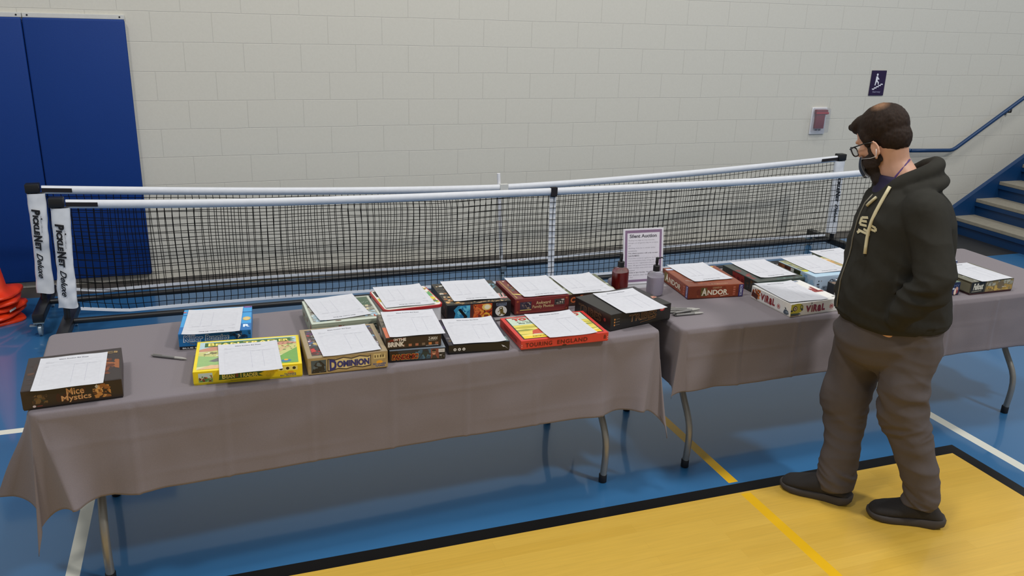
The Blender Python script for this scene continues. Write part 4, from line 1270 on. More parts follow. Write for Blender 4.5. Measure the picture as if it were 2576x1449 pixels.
# 14 black box with bronze title
b = game_box('tribes', 1.556, 3.012, 12.0, 0.340, 0.262, 0.077, TZ, (33, 31, 30), (40, 38, 37), (20, 18, 18),
             'large black game box with bronze capital letters at the table joint')
tp = Art(); tp.poly([(0.305, 0.085), (0.335, 0.09), (0.33, 0.11), (0.312, 0.112)], (186, 140, 120), 2); tp.poly([(0.310, 0.092), (0.33, 0.095), (0.326, 0.104)], (150, 50, 44), 3)
fr = Art()
for k in range(3):
    y = 0.052 - 0.013 * k
    fr.ell(0.022, y, 0.0035, 0.0042, (214, 140, 70), 2); fr.line(0.028, y, 0.050, y + 0.001, 0.0012, (150, 140, 130), 2)
fr.line(0.165, 0.015, 0.255, 0.024, 0.003, (110, 76, 44), 2)
fr.ell(0.288, 0.058, 0.014, 0.010, (176, 60, 56), 2); fr.text('logo', 0.279, 0.055, 0.297, 0.062, (232, 220, 216), 3, bold=0.03)
lf = Art(); lf.ell(0.222, 0.042, 0.008, 0.008, (150, 60, 50), 2)
Bz = (150, 112, 74)
def outl(a, s, x0, y0, x1, y1, c):
    a.text(s, x0, y0, x1, y1, c, 3, bold=0.035)
    a.text(s, x0 + 0.0012, y0 + 0.0012, x1 - 0.0012, y1 - 0.0012, (40, 34, 30), 4, bold=-0.012)
t1 = Art(); outl(t1, 'TRIBES', 0.100, 0.026, 0.258, 0.062, Bz)
t2 = Art(); outl(t2, 'TRIBES', 0.030, 0.020, 0.20, 0.062, (110, 84, 56))
finish(b, tp, fr, lf, [('title_lettering', 'front', t1), ('title_lettering', 'left', t2)])

# 15 rust-brown fantasy game
b = game_box('andor', 2.106, 3.296, -5.2, 0.294, 0.305, 0.066, TZ, (146, 66, 36), (130, 66, 42), (96, 36, 24),
             'rust-red game box with white lettering beside the clear soap bottle')
tp = Art(); tp.rect(0.003, 0.003, 0.291, 0.302, (132, 68, 44), 0); tp.rect(0.004, 0.262, 0.060, 0.282, (200, 204, 220), 3); tp.rect(0.002, 0.258, 0.064, 0.262, (60, 70, 130), 3); tp.blobs(0.01, 0.01, 0.285, 0.25, [(120, 60, 38), (146, 76, 48), (110, 56, 38)], 26, 0.012, 0.03, 4, 1)
tp.ell(0.262, 0.285, 0.012, 0.008, (206, 180, 90), 4); tp.line(0.025, 0.09, 0.075, 0.065, 0.003, (220, 210, 200), 5); tp.text('Legends', 0.130, 0.012, 0.215, 0.024, (206, 170, 130), 5, bold=0.0)
fr = Art(); fr.blobs(0.004, 0.006, 0.29, 0.062, [(150, 68, 38), (130, 56, 32), (164, 80, 44)], 30, 0.01, 0.024, 5, 0)
fr.rect(0.268, 0.003, 0.292, 0.064, (58, 50, 120), 3); fr.text('KOSMOS', 0.274, 0.007, 0.287, 0.060, (214, 214, 230), 4, bold=0.03, rot=-90)
fr.text('LEGENDS OF', 0.128, 0.050, 0.175, 0.058, (206, 176, 130), 3, bold=0.0)
for k in range(4): fr.rect(0.238, 0.012 + 0.012 * k, 0.250, 0.020 + 0.012 * k, (196, 110, 84), 3)
fr.rect(0.066, 0.014, 0.098, 0.056, (112, 96, 44), 3); fr.blobs(0.068, 0.016, 0.096, 0.054, [(90, 80, 40), (140, 120, 60), (70, 56, 34)], 12, 0.004, 0.01, 5, 4)
lf = Art(); lf.rect(0.278, 0.003, 0.303, 0.064, (58, 50, 120), 3); lf.text('KOSMOS', 0.284, 0.007, 0.297, 0.060, (214, 214, 230), 4, bold=0.03, rot=-90)
for k in range(4): lf.rect(0.250, 0.010 + 0.012 * k, 0.266, 0.019 + 0.012 * k, (190, 104, 80), 3)
lf.rect(0.03, 0.012, 0.07, 0.058, (120, 106, 50), 3)
t1 = Art(); Wc = (240, 226, 200)
t1.text('A', 0.070, 0.016, 0.099, 0.054, Wc, 6, bold=0.04); t1.text('NDOR', 0.101, 0.018, 0.208, 0.044, Wc, 6, bold=0.03); t1.line(0.170, 0.011, 0.215, 0.018, 0.0025, Wc, 6)
t2 = Art(); t2.text('A', 0.048, 0.016, 0.085, 0.054, Wc, 6, bold=0.04); t2.text('NDOR', 0.09, 0.018, 0.225, 0.046, Wc, 6, bold=0.03)
finish(b, tp, fr, lf, [('title_lettering', 'front', t1), ('title_lettering', 'left', t2)])

# 16 dark green box
b = game_box('green', 2.478, 3.274, 1.0, 0.288, 0.297, 0.066, TZ, (38, 46, 44), (60, 66, 62), (26, 30, 30),
             'dark green game box with a red patch on its side, next to the rust-red one')
tp = Art(); tp.rect(0.003, 0.003, 0.285, 0.294, (64, 70, 66), 0); tp.blobs(0.004, 0.05, 0.05, 0.20, [(140, 50, 44), (112, 46, 42)], 10, 0.008, 0.024, 4, 1); tp.blobs(0.1, 0.003, 0.284, 0.03, [(80, 106, 98), (60, 84, 80), (96, 118, 108)], 20, 0.006, 0.016, 5, 1)
fr = Art(); fr.rect(0.003, 0.058, 0.285, 0.062, (96, 116, 106), 1); fr.blobs(0.1, 0.03, 0.2, 0.056, [(130, 44, 40), (90, 36, 36)], 14, 0.004, 0.01, 5, 1)
lf = Art(); lf.poly([(0.10, 0.004), (0.09, 0.062), (0.19, 0.062), (0.20, 0.004)], (130, 44, 42), 1); lf.blobs(0.21, 0.004, 0.29, 0.06, [(110, 130, 140), (60, 66, 70), (36, 40, 44), (80, 60, 40)], 20, 0.005, 0.014, 6, 1)
t1 = Art(); t1.text('B B P', 0.098, 0.020, 0.19, 0.044, (92, 28, 30), 4, bold=0.02)
finish(b, tp, fr, lf, [('title_lettering', 'left', t1)])

# 17 pale blue box
b = game_box('sky', 2.792, 3.236, 2.5, 0.300, 0.285, 0.080, TZ, (178, 198, 218), (190, 214, 228), (150, 170, 190),
             'pale sky-blue game box with little pictures along its left side')
tp = Art(); tp.rect(0.003, 0.003, 0.297, 0.282, (176, 204, 224), 0); tp.rect(0.003, 0.09, 0.297, 0.282, (150, 152, 110), 1)
tp.blobs(0.20, 0.08, 0.296, 0.28, [(206, 160, 90), (186, 150, 100), (222, 196, 160), (160, 140, 110), (214, 170, 60)], 40, 0.01, 0.03, 4, 2); tp.ell(0.018, 0.10, 0.018, 0.016, (196, 196, 50), 4); tp.blobs(0.003, 0.11, 0.03, 0.28, [(120, 126, 116), (90, 96, 90), (150, 150, 140)], 14, 0.006, 0.012, 6, 4)
fr = Art(); fr.ell(0.024, 0.055, 0.003, 0.004, (30, 34, 44)); fr.ell(0.040, 0.055, 0.004, 0.004, (150, 154, 160)); fr.rect(0.014, 0.034, 0.030, 0.042, (70, 74, 84), 1); fr.blobs(0.005, 0.004, 0.09, 0.03, [(60, 66, 76), (110, 126, 140)], 7, 0.006, 0.012, 4, 1)
lf = Art(); lf.rect(0.0, 0.004, 0.175, 0.078, (90, 90, 80), 1)
for k, c in enumerate([(120, 70, 44), (150, 92, 60), (80, 44, 36), (96, 52, 44), (206, 206, 200), (46, 54, 40), (52, 60, 36)]):
    lf.rect(0.006 + 0.024 * k, 0.018 + 0.004 * (k % 3), 0.029 + 0.024 * k, 0.074, c, 2)
lf.rect(0.170, 0.004, 0.19, 0.06, (150, 156, 50), 2)
lf.blobs(0.19, 0.006, 0.28, 0.07, [(150, 184, 214), (170, 200, 222), (130, 168, 204)], 20, 0.01, 0.02, 4, 1)
t1 = Art(); t1.text('OCEANS', 0.092, 0.038, 0.23, 0.060, (52, 58, 74), 3, bold=0.01)
finish(b, tp, fr, lf, [('title_lettering', 'front', t1)])

# 18 pale green box far back behind the man
b = game_box('sage', 3.115, 3.44, 2.0, 0.26, 0.22, 0.066, TZ, (138, 146, 120), (176, 180, 150), (90, 90, 70),
             'sage green game box at the back, nearly hidden by the man')
lf = Art(); lf.rect(0.03, 0.012, 0.06, 0.050, (90, 60, 50), 1); lf.rect(0.1, 0.01, 0.21, 0.055, (160, 150, 90), 1)
finish(b, None, None, lf)

# 19 black and orange box
b = game_box('ember', 2.845, 2.962, -2.0, 0.285, 0.255, 0.058, TZ, (34, 34, 36), (70, 62, 56), (22, 22, 24),
             'black game box with orange artwork wedged between the white box and the man')
tp = Art(); tp.blobs(0.004, 0.01, 0.28, 0.25, [(90, 84, 78), (120, 104, 90), (70, 62, 58), (150, 120, 96)], 40, 0.01, 0.03, 4, 0)
lf = Art(); lf.poly([(0.15, 0.004), (0.12, 0.056), (0.25, 0.056), (0.25, 0.004)], (130, 62, 36), 1); lf.blobs(0.13, 0.006, 0.25, 0.055, [(206, 100, 44), (150, 60, 34), (90, 40, 30), (226, 140, 70)], 26, 0.005, 0.015, 5, 2)
t1 = Art(); t1.text('EMBER', 0.060, 0.008, 0.072, 0.052, (196, 196, 200), 3, bold=0.03, rot=90)
finish(b, tp, None, lf, [('title_lettering', 'left', t1)])

# 20 white box with dark red letters
b = game_box('viral', 2.441, 2.958, 3.0, 0.290, 0.285, 0.064, TZ, (222, 220, 216), (226, 224, 220), (206, 200, 190),
             'white game box with wobbly dark red lettering beside the man')
tp = Art(); tp.rect(0.232, 0.262, 0.262, 0.278, (88, 104, 134), 2); tp.rect(0.236, 0.266, 0.258, 0.27, (176, 186, 200), 3)
tp.text('aL', 0.226, 0.105, 0.284, 0.180, (140, 42, 40), 3, bold=0.07); tp.rect(0.262, 0.028, 0.286, 0.034, (90, 94, 90), 2)
fr = Art(); fr.ell(0.036, 0.040, 0.036, 0.024, (196, 186, 40), 1); fr.rect(0.001, 0.004, 0.03, 0.060, (196, 186, 40), 1.1)
fr.ell(0.024, 0.040, 0.0125, 0.0125, (44, 30, 20), 2); fr.ell(0.025, 0.040, 0.0085, 0.0085, (214, 200, 170), 3); fr.ell(0.025, 0.040, 0.0035, 0.004, (110, 50, 40), 4)
fr.ell(0.060, 0.044, 0.007, 0.012, (40, 44, 26), 2); fr.ell(0.060, 0.045, 0.004, 0.008, (190, 190, 110), 3); fr.ell(0.065, 0.032, 0.005, 0.006, (60, 64, 30), 2)
fr.poly([(0.002, 0.018), (0.05, 0.016), (0.062, 0.010), (0.004, 0.004)], (70, 84, 74), 3); fr.rect(0.004, 0.0045, 0.05, 0.007, (110, 60, 40), 4); fr.ell(0.006, 0.030, 0.006, 0.005, (60, 50, 26), 3)
fr.ell(0.238, 0.030, 0.0125, 0.0125, (176, 70, 66), 1); fr.ell(0.238, 0.030, 0.0105, 0.0105, (222, 206, 200), 2); fr.text('m', 0.2305, 0.023, 0.2455, 0.037, (160, 60, 56), 3, bold=0.06); fr.rect(0.224, 0.0125, 0.252, 0.0145, (206, 170, 168), 1)
fr.ell(0.118, 0.057, 0.003, 0.003, (60, 56, 56), 2); fr.line(0.118, 0.054, 0.116, 0.048, 0.001, (90, 90, 90), 2)
lf = Art(); lf.blobs(0.004, 0.012, 0.068, 0.058, [(186, 96, 40), (150, 76, 36), (206, 130, 70)], 20, 0.008, 0.018, 7, 1); lf.poly([(0.004, 0.016), (0.05, 0.006), (0.052, 0.03), (0.008, 0.040)], (80, 40, 30), 5); lf.ell(0.052, 0.046, 0.006, 0.006, (50, 34, 26), 6); lf.ell(0.052, 0.046, 0.003, 0.003, (226, 210, 190), 7)
lf.ell(0.202, 0.026, 0.011, 0.0115, (176, 70, 66), 1); lf.ell(0.202, 0.026, 0.009, 0.0095, (222, 206, 200), 2); lf.text('m', 0.196, 0.020, 0.208, 0.032, (160, 60, 56), 3, bold=0.06)
lf.poly([(0.238, 0.010), (0.242, 0.024), (0.255, 0.030), (0.270, 0.024), (0.276, 0.012), (0.262, 0.005), (0.246, 0.005)], (74, 84, 96), 2); lf.poly([(0.248, 0.028), (0.244, 0.038), (0.256, 0.034)], (40, 46, 54), 3); lf.ell(0.262, 0.018, 0.010, 0.004, (120, 134, 146), 3)
lf.line(0.098, 0.050, 0.100, 0.060, 0.001, (90, 90, 90), 2)
Vr = (132, 26, 32)
def viral(a, x0, y0, s_):
    a.text('V', x0, y0 + 0.002, x0 + 0.030 * s_, y0 + 0.034, Vr, 5, bold=0.05); a.text('i', x0 + 0.033 * s_, y0, x0 + 0.040 * s_, y0 + 0.034, Vr, 5, bold=0.04)
    a.text('R', x0 + 0.044 * s_, y0, x0 + 0.068 * s_, y0 + 0.036, Vr, 5, bold=0.05); a.text('a', x0 + 0.069 * s_, y0 - 0.001, x0 + 0.090 * s_, y0 + 0.032, Vr, 5, bold=0.05); a.text('L', x0 + 0.094 * s_, y0 + 0.002, x0 + 0.113 * s_, y0 + 0.036, Vr, 5, bold=0.05)
t1 = Art(); viral(t1, 0.086, 0.014, 1.0)
t2 = Art(); viral(t2, 0.072, 0.015, 0.92)
finish(b, tp, fr, lf, [('title_lettering', 'front', t1), ('title_lettering', 'left', t2)])

# 21 wasteland box
b = game_box('wasteland', 3.551, 2.992, 0.0, 0.285, 0.283, 0.069, TZ, (70, 64, 46), (104, 102, 88), (60, 26, 28),
             'olive and tan game box with distressed white lettering, right of the man', tray_h=0.008)
tp = Art(); tp.blobs(0.004, 0.004, 0.281, 0.279, [(120, 122, 106), (104, 100, 84), (140, 140, 126)], 40, 0.012, 0.03, 4, 0)
fr = Art(); fr.rect(0.004, 0.010, 0.090, 0.066, (34, 32, 26), 1); fr.rect(0.100, 0.010, 0.282, 0.066, (146, 128, 84), 1)
fr.blobs(0.102, 0.012, 0.280, 0.040, [(176, 144, 70), (130, 104, 60), (90, 74, 50), (196, 164, 84)], 34, 0.006, 0.018, 6, 2); fr.blobs(0.102, 0.040, 0.280, 0.066, [(176, 176, 160), (150, 150, 136), (120, 112, 92)], 26, 0.006, 0.018, 7, 2); fr.ell(0.20, 0.04, 0.024, 0.02, (120, 104, 76), 6); fr.line(0.21, 0.03, 0.24, 0.03, 0.003, (220, 214, 196), 7)
fr.line(0.010, 0.016, 0.076, 0.018, 0.0015, (200, 196, 176), 3); fr.line(0.012, 0.020, 0.076, 0.022, 0.001, (200, 196, 176), 3)
fr.rect(0.1, 0.0085, 0.282, 0.0105, (90, 34, 34), 3)
lf = Art(); lf.rect(0.2, 0.012, 0.28, 0.06, (120, 116, 96), 1)
t1 = Art(); t1.text('Fallout', 0.016, 0.026, 0.082, 0.060, (216, 214, 200), 5, bold=0.05, shear=0.15)
finish(b, tp, fr, lf, [('title_lettering', 'front', t1)])

# 22 navy box, only its right end shows
b = game_box('navy', 3.215, 3.02, -2.0, 0.285, 0.245, 0.070, TZ, (34, 40, 74), (90, 110, 96), (24, 26, 44),
             'navy game box with a pale flame-like figure, showing just right of the man')
tp = Art(); tp.rect(0.003, 0.003, 0.282, 0.242, (96, 116, 100), 0)
fr = Art(); fr.blobs(0.20, 0.006, 0.282, 0.06, [(34, 44, 86), (50, 60, 110), (24, 30, 60)], 20, 0.006, 0.016, 4, 0)
fr.ell(0.262, 0.024, 0.012, 0.022, (206, 160, 140), 3, a=-0.3); fr.ell(0.257, 0.020, 0.005, 0.016, (240, 226, 214), 4); fr.ell(0.270, 0.020, 0.005, 0.010, (150, 60, 70), 4); fr.ell(0.245, 0.036, 0.008, 0.005, (196, 206, 226), 3)
t1 = Art(); t1.text('HY', 0.246, 0.046, 0.276, 0.058, (110, 130, 176), 4, bold=0.0)
finish(b, tp, fr, None, [('title_lettering', 'front', t1)])

# 23 small blue box behind
b = game_box('small_blue', 3.690, 3.395, 0.0, 0.20, 0.14, 0.040, TZ, (70, 80, 120), (190, 200, 210), (40, 44, 70),
             'small blue game box farthest back on the right, one corner beyond the man')
fr = Art(); fr.rect(0.14, 0.008, 0.196, 0.034, (110, 124, 160), 1)
finish(b, None, fr, None)

# 6 white tin with a red rim
def tin():
    t = empty('board_game_tin', (0.637, 3.288, TZ), math.radians(4.0))
    w_, d, h = 0.262, 0.268, 0.084
    def rr(mb, x0, y0, x1, y1, z0, z1, r, mi=0, col=None, n=8):
        pts = []
        for (cx, cy, a0) in ((x1 - r, y0 + r, -PI / 2), (x1 - r, y1 - r, 0), (x0 + r, y1 - r, PI / 2), (x0 + r, y0 + r, PI)):
            for k in range(n + 1):
                a = a0 + PI / 2 * k / n
                pts.append((cx + r * math.cos(a), cy + r * math.sin(a)))
        m_ = len(pts)
        vs = [(x, y, z0) for x, y in pts] + [(x, y, z1) for x, y in pts]
        fs = [list(range(m_))[::-1], list(range(m_, 2 * m_))] + [[i, (i + 1) % m_, (i + 1) % m_ + m_, i + m_] for i in range(m_)]
        mb.add(vs, fs, mi, col)
    mb = MB(); rr(mb, 0.004, 0.004, w_ - 0.004, d - 0.004, 0.0003, h - 0.012, 0.024, col=(224, 224, 226))
    a = Art(); a.rect(0.195, 0.058, 0.215, 0.060, (120, 120, 124), 1); a.rect(0.195, 0.054, 0.212, 0.0555, (150, 150, 154), 1)
    a.emit(mb, (0, 0.004, 0), (1, 0, 0), (0, 0, 1), (0, -1, 0))
    mb.build('tin_body', M['print'], t, smooth=True, auto=30)
    mb = MB(); rr(mb, 0, 0, w_, d, h - 0.013, h - 0.002, 0.026, col=(176, 34, 36)); 
    mb.build('rim', M['print'], t, smooth=True, auto=30)
    mb = MB(); rr(mb, 0.006, 0.006, w_ - 0.006, d - 0.006, h - 0.002, h, 0.021, col=(226, 224, 214))
    a = Art()
    a.rect(0.012, 0.175, 0.030, 0.25, (60, 60, 60), 1); a.rect(0.008, 0.11, 0.03, 0.15, (206, 190, 70), 1)
    a.blobs(0.215, 0.03, 0.254, 0.25, [(80, 140, 70), (110, 160, 90), (214, 196, 60), (230, 226, 210), (176, 110, 50), (226, 200, 60)], 34, 0.006, 0.016, 3, 1)
    a.rect(0.215, 0.12, 0.254, 0.17, (96, 160, 96), 4); a.ell(0.24, 0.09, 0.014, 0.014, (220, 200, 50), 5); a.ell(0.238, 0.05, 0.016, 0.008, (70, 120, 60), 5)
    a.emit(mb, (0, 0, h), (1, 0, 0), (0, 1, 0), (0, 0, 1))
    mb.build('lid', M['print'], t, smooth=True, auto=30)
    tag(t, 'white game tin with a rounded red rim between grey-green and black boxes', 'game tin')
tin()

# ---------------------------------------------------------------- bid sheets
SHEETS = [
 (-0.512, 2.999, 2.1, 0.070 + 0.0, 0, 'mice', 'bid sheet on the dark brown box at the far left'),
 (-0.041, 3.387, -5.2, 0.0, 1, 'killer', 'bid sheet upside down on the bright blue box'),
 (0.077, 3.003, -0.3, 0.0, 0, 'bean', 'bid sheet on the bright yellow box'),
 (0.433, 3.039, 2.6, 0.0, 0, 'dominion', 'bid sheet on the tan box with the cream scroll'),
 (0.457, 3.417, 7.1, 0.0, 1, 'green_grey', 'bid sheet turned askew on the pale grey-green box'),
 (0.753, 3.449, 1.2, 0.0, 1, 'tin', 'bid sheet on the red-rimmed white tin'),
 (1.068, 3.478, -2.1, 0.0, 1, 'film', 'bid sheet on the black box with blue and orange picture'),
 (0.705, 3.075, -3.8, 0.0, 0, 'brink', 'bid sheet on the stacked brown box'),
 (0.962, 3.079, -5.0, 0.0, 0, 'space', 'bid sheet on the slim black box with three white circles'),
 (1.340, 3.056, 1.7, 0.0, 0, 'england', 'bid sheet on the flat red box'),
 (1.380, 3.452, 0.0, 0.0, 1, 'awkward', 'bid sheet on the maroon box'),
 (1.632, 3.491, 1.6, 0.0, 1, 'cro', 'bid sheet overhanging the half-hidden brown box behind the black one'),
 (1.713, 3.150, 6.0, 0.0, 0, 'tribes', 'bid sheet on the large black box with bronze letters'),
 (2.277, 3.486, -0.1, 0.0, 1, 'andor', 'bid sheet on the rust-red box'),
 (2.636, 3.458, -0.2, 0.0, 1, 'green', 'bid sheet on the dark green box'),
 (2.930, 3.420, 0.0, 0.0, 1, 'sky', 'bid sheet on the pale sky-blue box'),
 (2.548, 3.110, 0.0, 0.0, 0, 'viral', 'bid sheet on the white box with dark red letters'),
 (3.705, 3.122, 2.2, 0.0, 0, 'wasteland', 'bid sheet on the olive box right of the man'),
 (3.010, 3.085, 2.0, 0.0, 0, 'ember', 'bid sheet corner on the black and orange box'),
 (3.345, 3.140, 0.0, 0.0, 0, 'navy', 'bid sheet sliver on the navy box beside the man'),
 (3.21, 3.540, 2.0, 0.0, 0, 'sage', 'bid sheet sliver on the sage green box at the back'),
]
def bid_sheet(cx, cy, th, flip, z, seed, label):
    Wd, Hd = 0.2159, 0.2794
    rd = random.Random(seed * 13 + 5)
    ph = rd.uniform(0, 6); amp = rd.uniform(0.0006, 0.0014); cl = rd.uniform(0.001, 0.004); cr = rd.uniform(0.001, 0.004); fq = rd.uniform(20, 30)
    def hgt(x, y):
        e = amp * (1 + math.sin(x * fq + y * 9 + ph))
        ex = max(0, abs(x) / (Wd / 2) - 0.55) / 0.45; ey = max(0, abs(y) / (Hd / 2) - 0.6) / 0.4
        return 0.0022 + e * 0.5 + (cl if x < 0 else cr) * ex * ex * (0.3 + 0.7 * ey) + 0.0008 * ey * ey * (1 + math.sin(x * 30 + ph))
    mb = MB(); nx, ny = 22, 26
    for j in range(ny + 1):
        for i in range(nx + 1):
            x, y = -Wd / 2 + Wd * i / nx, -Hd / 2 + Hd * j / ny
            mb.v.append(Vector((x, y, hgt(x, y))))
    for j in range(ny):
        for i in range(nx):
            a = j * (nx + 1) + i
            mb.f.append([a, a + 1, a + nx + 2, a + nx + 1]); mb.m.append(0); mb.c.append((203, 204, 210))
    nb = len(mb.v); nf = len(mb.f)
    for k in range(nb): mb.v.append(mb.v[k] - Vector((0, 0, 0.00025)))
    for k in range(nf): mb.f.append([i + nb for i in mb.f[k]][::-1]); mb.m.append(0); mb.c.append((200, 201, 208))
    a = Art(); G1, G2 = (160, 160, 170), (198, 199, 207)
    a.text('Silent Auction Bid Sheet', -0.047, 0.112, 0.047, 0.120, (96, 96, 106), 1, bold=0.02)
    for (x0, y0, x1) in ((-0.088, 0.098, 0.09), (-0.088, 0.088, 0.06), (-0.03, 0.078, 0.03), (-0.088, 0.070, 0.0)):
        a.rect(x0, y0, x1, y0 + 0.0005, G2, 1, n=16)
    a.text('Item', -0.086, 0.100, -0.076, 0.103, G1, 1, bold=0.0); a.text('Retail value', -0.086, 0.090, -0.062, 0.093, G1, 1, bold=0.0)
    a.rect(-0.088, 0.0604, 0.09, 0.0611, G2, 1, n=20)
    for x in (-0.088, 0.006, 0.048, 0.090): a.rect(x - 0.0004, -0.098, x + 0.0004, 0.061, (178, 178, 192) if x < 0.08 and x > -0.08 else G2, 1, n=26)
    for x0, s_ in ((-0.084, 'Name'), (0.010, 'Phone number'), (0.052, 'Bid amount')): a.text(s_, x0, 0.0545, x0 + 0.0026 * len(s_), 0.058, G1, 1, bold=0.0)
    for k in range(13): a.rect(-0.088, 0.048 - 0.0115 * k, 0.090, 0.0483 - 0.0115 * k, (209, 210, 217), 1, n=20)
    sg = -1 if flip else 1
    a.emit(mb, (0, 0, 0), (1, 0, 0), (0, 1, 0), (0, 0, 1), fn=lambda x, y, off: Vector((sg * x, sg * y, hgt(sg * x, sg * y) + 0.00025)))
    o = mb.build('bid_sheet', M['sheet'], None, smooth=True)
    o.location = (cx, cy, z); o.rotation_euler = (0, 0, math.radians(th))
    tag(o, 'white printed ' + label, 'paper sheet', 'silent auction bid sheets')
for i, (cx, cy, th, _z, fl, key, lab) in enumerate(SHEETS):
    z = TZ + 0.084 if key == 'tin' else BOXES[key]['z0'] + BOXES[key]['h']
    bid_sheet(cx, cy, th, fl, z + 0.0006, i + 1, lab)

# ---------------------------------------------------------------- sign holder, bottles, pens
def sign_holder():
    t = empty('sign_holder', (2.003, 3.56, TZ), math.radians(-3))
    Wd, Hd = 0.2159, 0.2794
    mt = Matrix.Rotation(math.radians(-8), 4, 'X')
    mb = MB(); mb.box(-Wd / 2 - 0.003, -0.0035, 0.004, Wd / 2 + 0.003, -0.002, Hd + 0.008)
    mb.xform(mt); mb.build('front_panel', M['clear_sheet'], t)
    mb = MB(); mb.box(-Wd / 2 - 0.003, 0.001, 0.004, Wd / 2 + 0.003, 0.0025, Hd + 0.006); mb.xform(mt)
    mb.box(-Wd / 2 - 0.003, -0.055, 0.0005, Wd / 2 + 0.003, 0.085, 0.003, bev=0.001)
    mb.build('stand', M['acrylic'], t)
    a = Art(); P_ = (124, 84, 128); K = (52, 40, 62); G = (120, 114, 130)
    w2 = Wd / 2
    a.rect(-w2 + 0.008, 0.010, w2 - 0.008, Hd - 0.008, P_, 1); a.rect(-w2 + 0.020, 0.022, w2 - 0.020, Hd - 0.022, (226, 222, 232), 2)
    a.text('Silent Auction', -0.076, 0.233, 0.072, 0.251, K, 3, bold=0.035)
    rows = [('•Bidding may begin at 11am Saturday,', .216, 1), ('though not all games may be present', .203, 1), ('yet', .190, 1), ('•Bidding must be in whole dollar', .177, 1), ('increments', .164, 1),
            ('The silent auction will only accept', .151, 2), ('CASH PAYMENTS', .139, 2), ('•If you want to bid on a game for 2x, 3x or', .126, 1), ('two consecutive bids, bring the', .114, 1), ('sheet to the registration booth for', .102, 1),
            ('Sales. All games should remain in', .090, 1), ('silent auction area until payment', .078, 1), ('received', .066, 1), ('Closes at 2pm Sunday. The', .054, 2), ('silent auction chair needs to win', .042, 1), ('by 3pm', .030, 1)]
    for s_, y, k in rows:
        wd = 0.00465 * len(s_) * (1.0 if len(s_) < 36 else 0.86)
        a.text(s_, -0.083, y, -0.083 + min(wd, 0.166), y + 0.0075, K if k == 2 else G, 3, bold=0.02 if k == 2 else 0.0)
    mb = MB(); mb.box(-w2, -0.0014, 0.006, w2, 0.0002, Hd + 0.006, col=(228, 226, 234))
    a.emit(mb, (0, -0.0014, 0.006), (1, 0, 0), (0, 0, 1), (0, -1, 0), e0=0.0001, step=0.00008)
    mb.xform(mt)
    mb.build('notice', M['sheet'], t)
    tag(t, 'clear stand holding a purple bordered silent auction notice', 'sign')
sign_holder()
def pump_bottle(x, y, liquid, lab, rz, lev):
    t = empty('pump_bottle', (x, y, TZ), rz)
    mb = MB()
    mb.lathe([(0.024, 0.0), (0.034, 0.002), (0.038, 0.010), (0.040, 0.03), (0.040, 0.098), (0.038, 0.110), (0.030, 0.119), (0.016, 0.123), (0.013, 0.126)], seg=36, sy=0.78, sq=3.0)
    mb.build('bottle', M['clear'], t, smooth=True, auto=60)
    mb = MB()
    mb.lathe([(0.022, 0.003), (0.033, 0.005), (0.0365, 0.012), (0.0385, 0.03), (0.0385, lev)], seg=36, sy=0.775, sq=3.0)
    mb.build('liquid', M[liquid], t, smooth=True, auto=60)
    mb = MB()
    mb.lathe([(0.0165, 0.124), (0.0165, 0.150), (0.0145, 0.152), (0.006, 0.152), (0.006, 0.160), (0.0075, 0.162), (0.0075, 0.188), (0.006, 0.191)], seg=20)
    pm = mb.build('pump', M['black_plastic'], t, smooth=True, auto=40)
    mb = MB(); mb.tube([(0, 0, 0.186), (-0.022, 0.004, 0.190), (-0.032, 0.006, 0.186)], [0.0045, 0.0035, 0.002], 8)
    mb.build('spout', M['black_plastic'], pm, smooth=True)
    tag(t, lab, 'pump bottle', 'hand cleaner bottles')
pump_bottle(1.842, 3.50, 'soap', 'pump bottle of dark red liquid standing in front of the notice', 0.15, 0.100)
pump_bottle(1.982, 3.40, 'gel', 'pump bottle of clear gel nearest the rust-red box', PI, 0.096)

def pen(x, y, z, ang, lab, group, L=0.142, tilt=0.0):
    t = empty('pen', (x, y, z), ang)
    t.rotation_euler = (0, -tilt, ang)
    r = 0.0052
    mb = MB(); mb.tube([(-L / 2, 0, 0), (-L / 2 + 0.004, 0, 0), (L * 0.16, 0, 0)], [0.0035, r, r], 12); mb.build('barrel', M['pen'], t, smooth=True, auto=50)
    mb = MB(); mb.tube([(L * 0.16, 0, 0), (L * 0.36, 0, 0), (L * 0.47, 0, 0), (L / 2, 0, 0)], [r * 0.98, r * 1.02, 0.003, 0.0008], 12); mb.build('grip', M['pen2'], t, smooth=True, auto=50)
    mb = MB(); mb.tube([(-L / 2 - 0.006, 0, 0), (-L / 2, 0, 0)], 0.002, 8); mb.box(-L / 2 + 0.004, -0.0012, r * 0.9, -L / 2 + 0.040, 0.0012, r + 0.0012); mb.build('clip', M['grey_metal'], t)
    tag(t, lab, 'pen', group)
PZ = TZ + 0.0062
pen(-0.208, 3.200, PZ, -0.52, 'grey pen lying alone between the dark brown and bright blue boxes', None)
G_P = 'pens fanned out beside the black box'
for k, (x, y, a, l) in enumerate([(1.985, 3.125, -0.02, 'front edge'), (1.975, 3.142, 0.06, 'second row'), (1.965, 3.160, -0.10, 'middle'), (1.990, 3.178, -0.22, 'fourth place'), (1.985, 3.197, -0.30, 'rear edge')]):
    pen(x + 0.02, y - 0.02, PZ, a, 'grey pen in the fan beside the big black box, at its %s' % l, G_P)
pen(2.00, 3.118, PZ + 0.011, 0.12, 'grey pen lying across the top of the fanned pens', G_P)
pen(1.150, 3.262, PZ, 0.10, 'grey pen poking out between the black film box and the red box', None)
pen(1.285, 3.255, PZ, 0.05, 'pale pen lying in front of the maroon box', None)

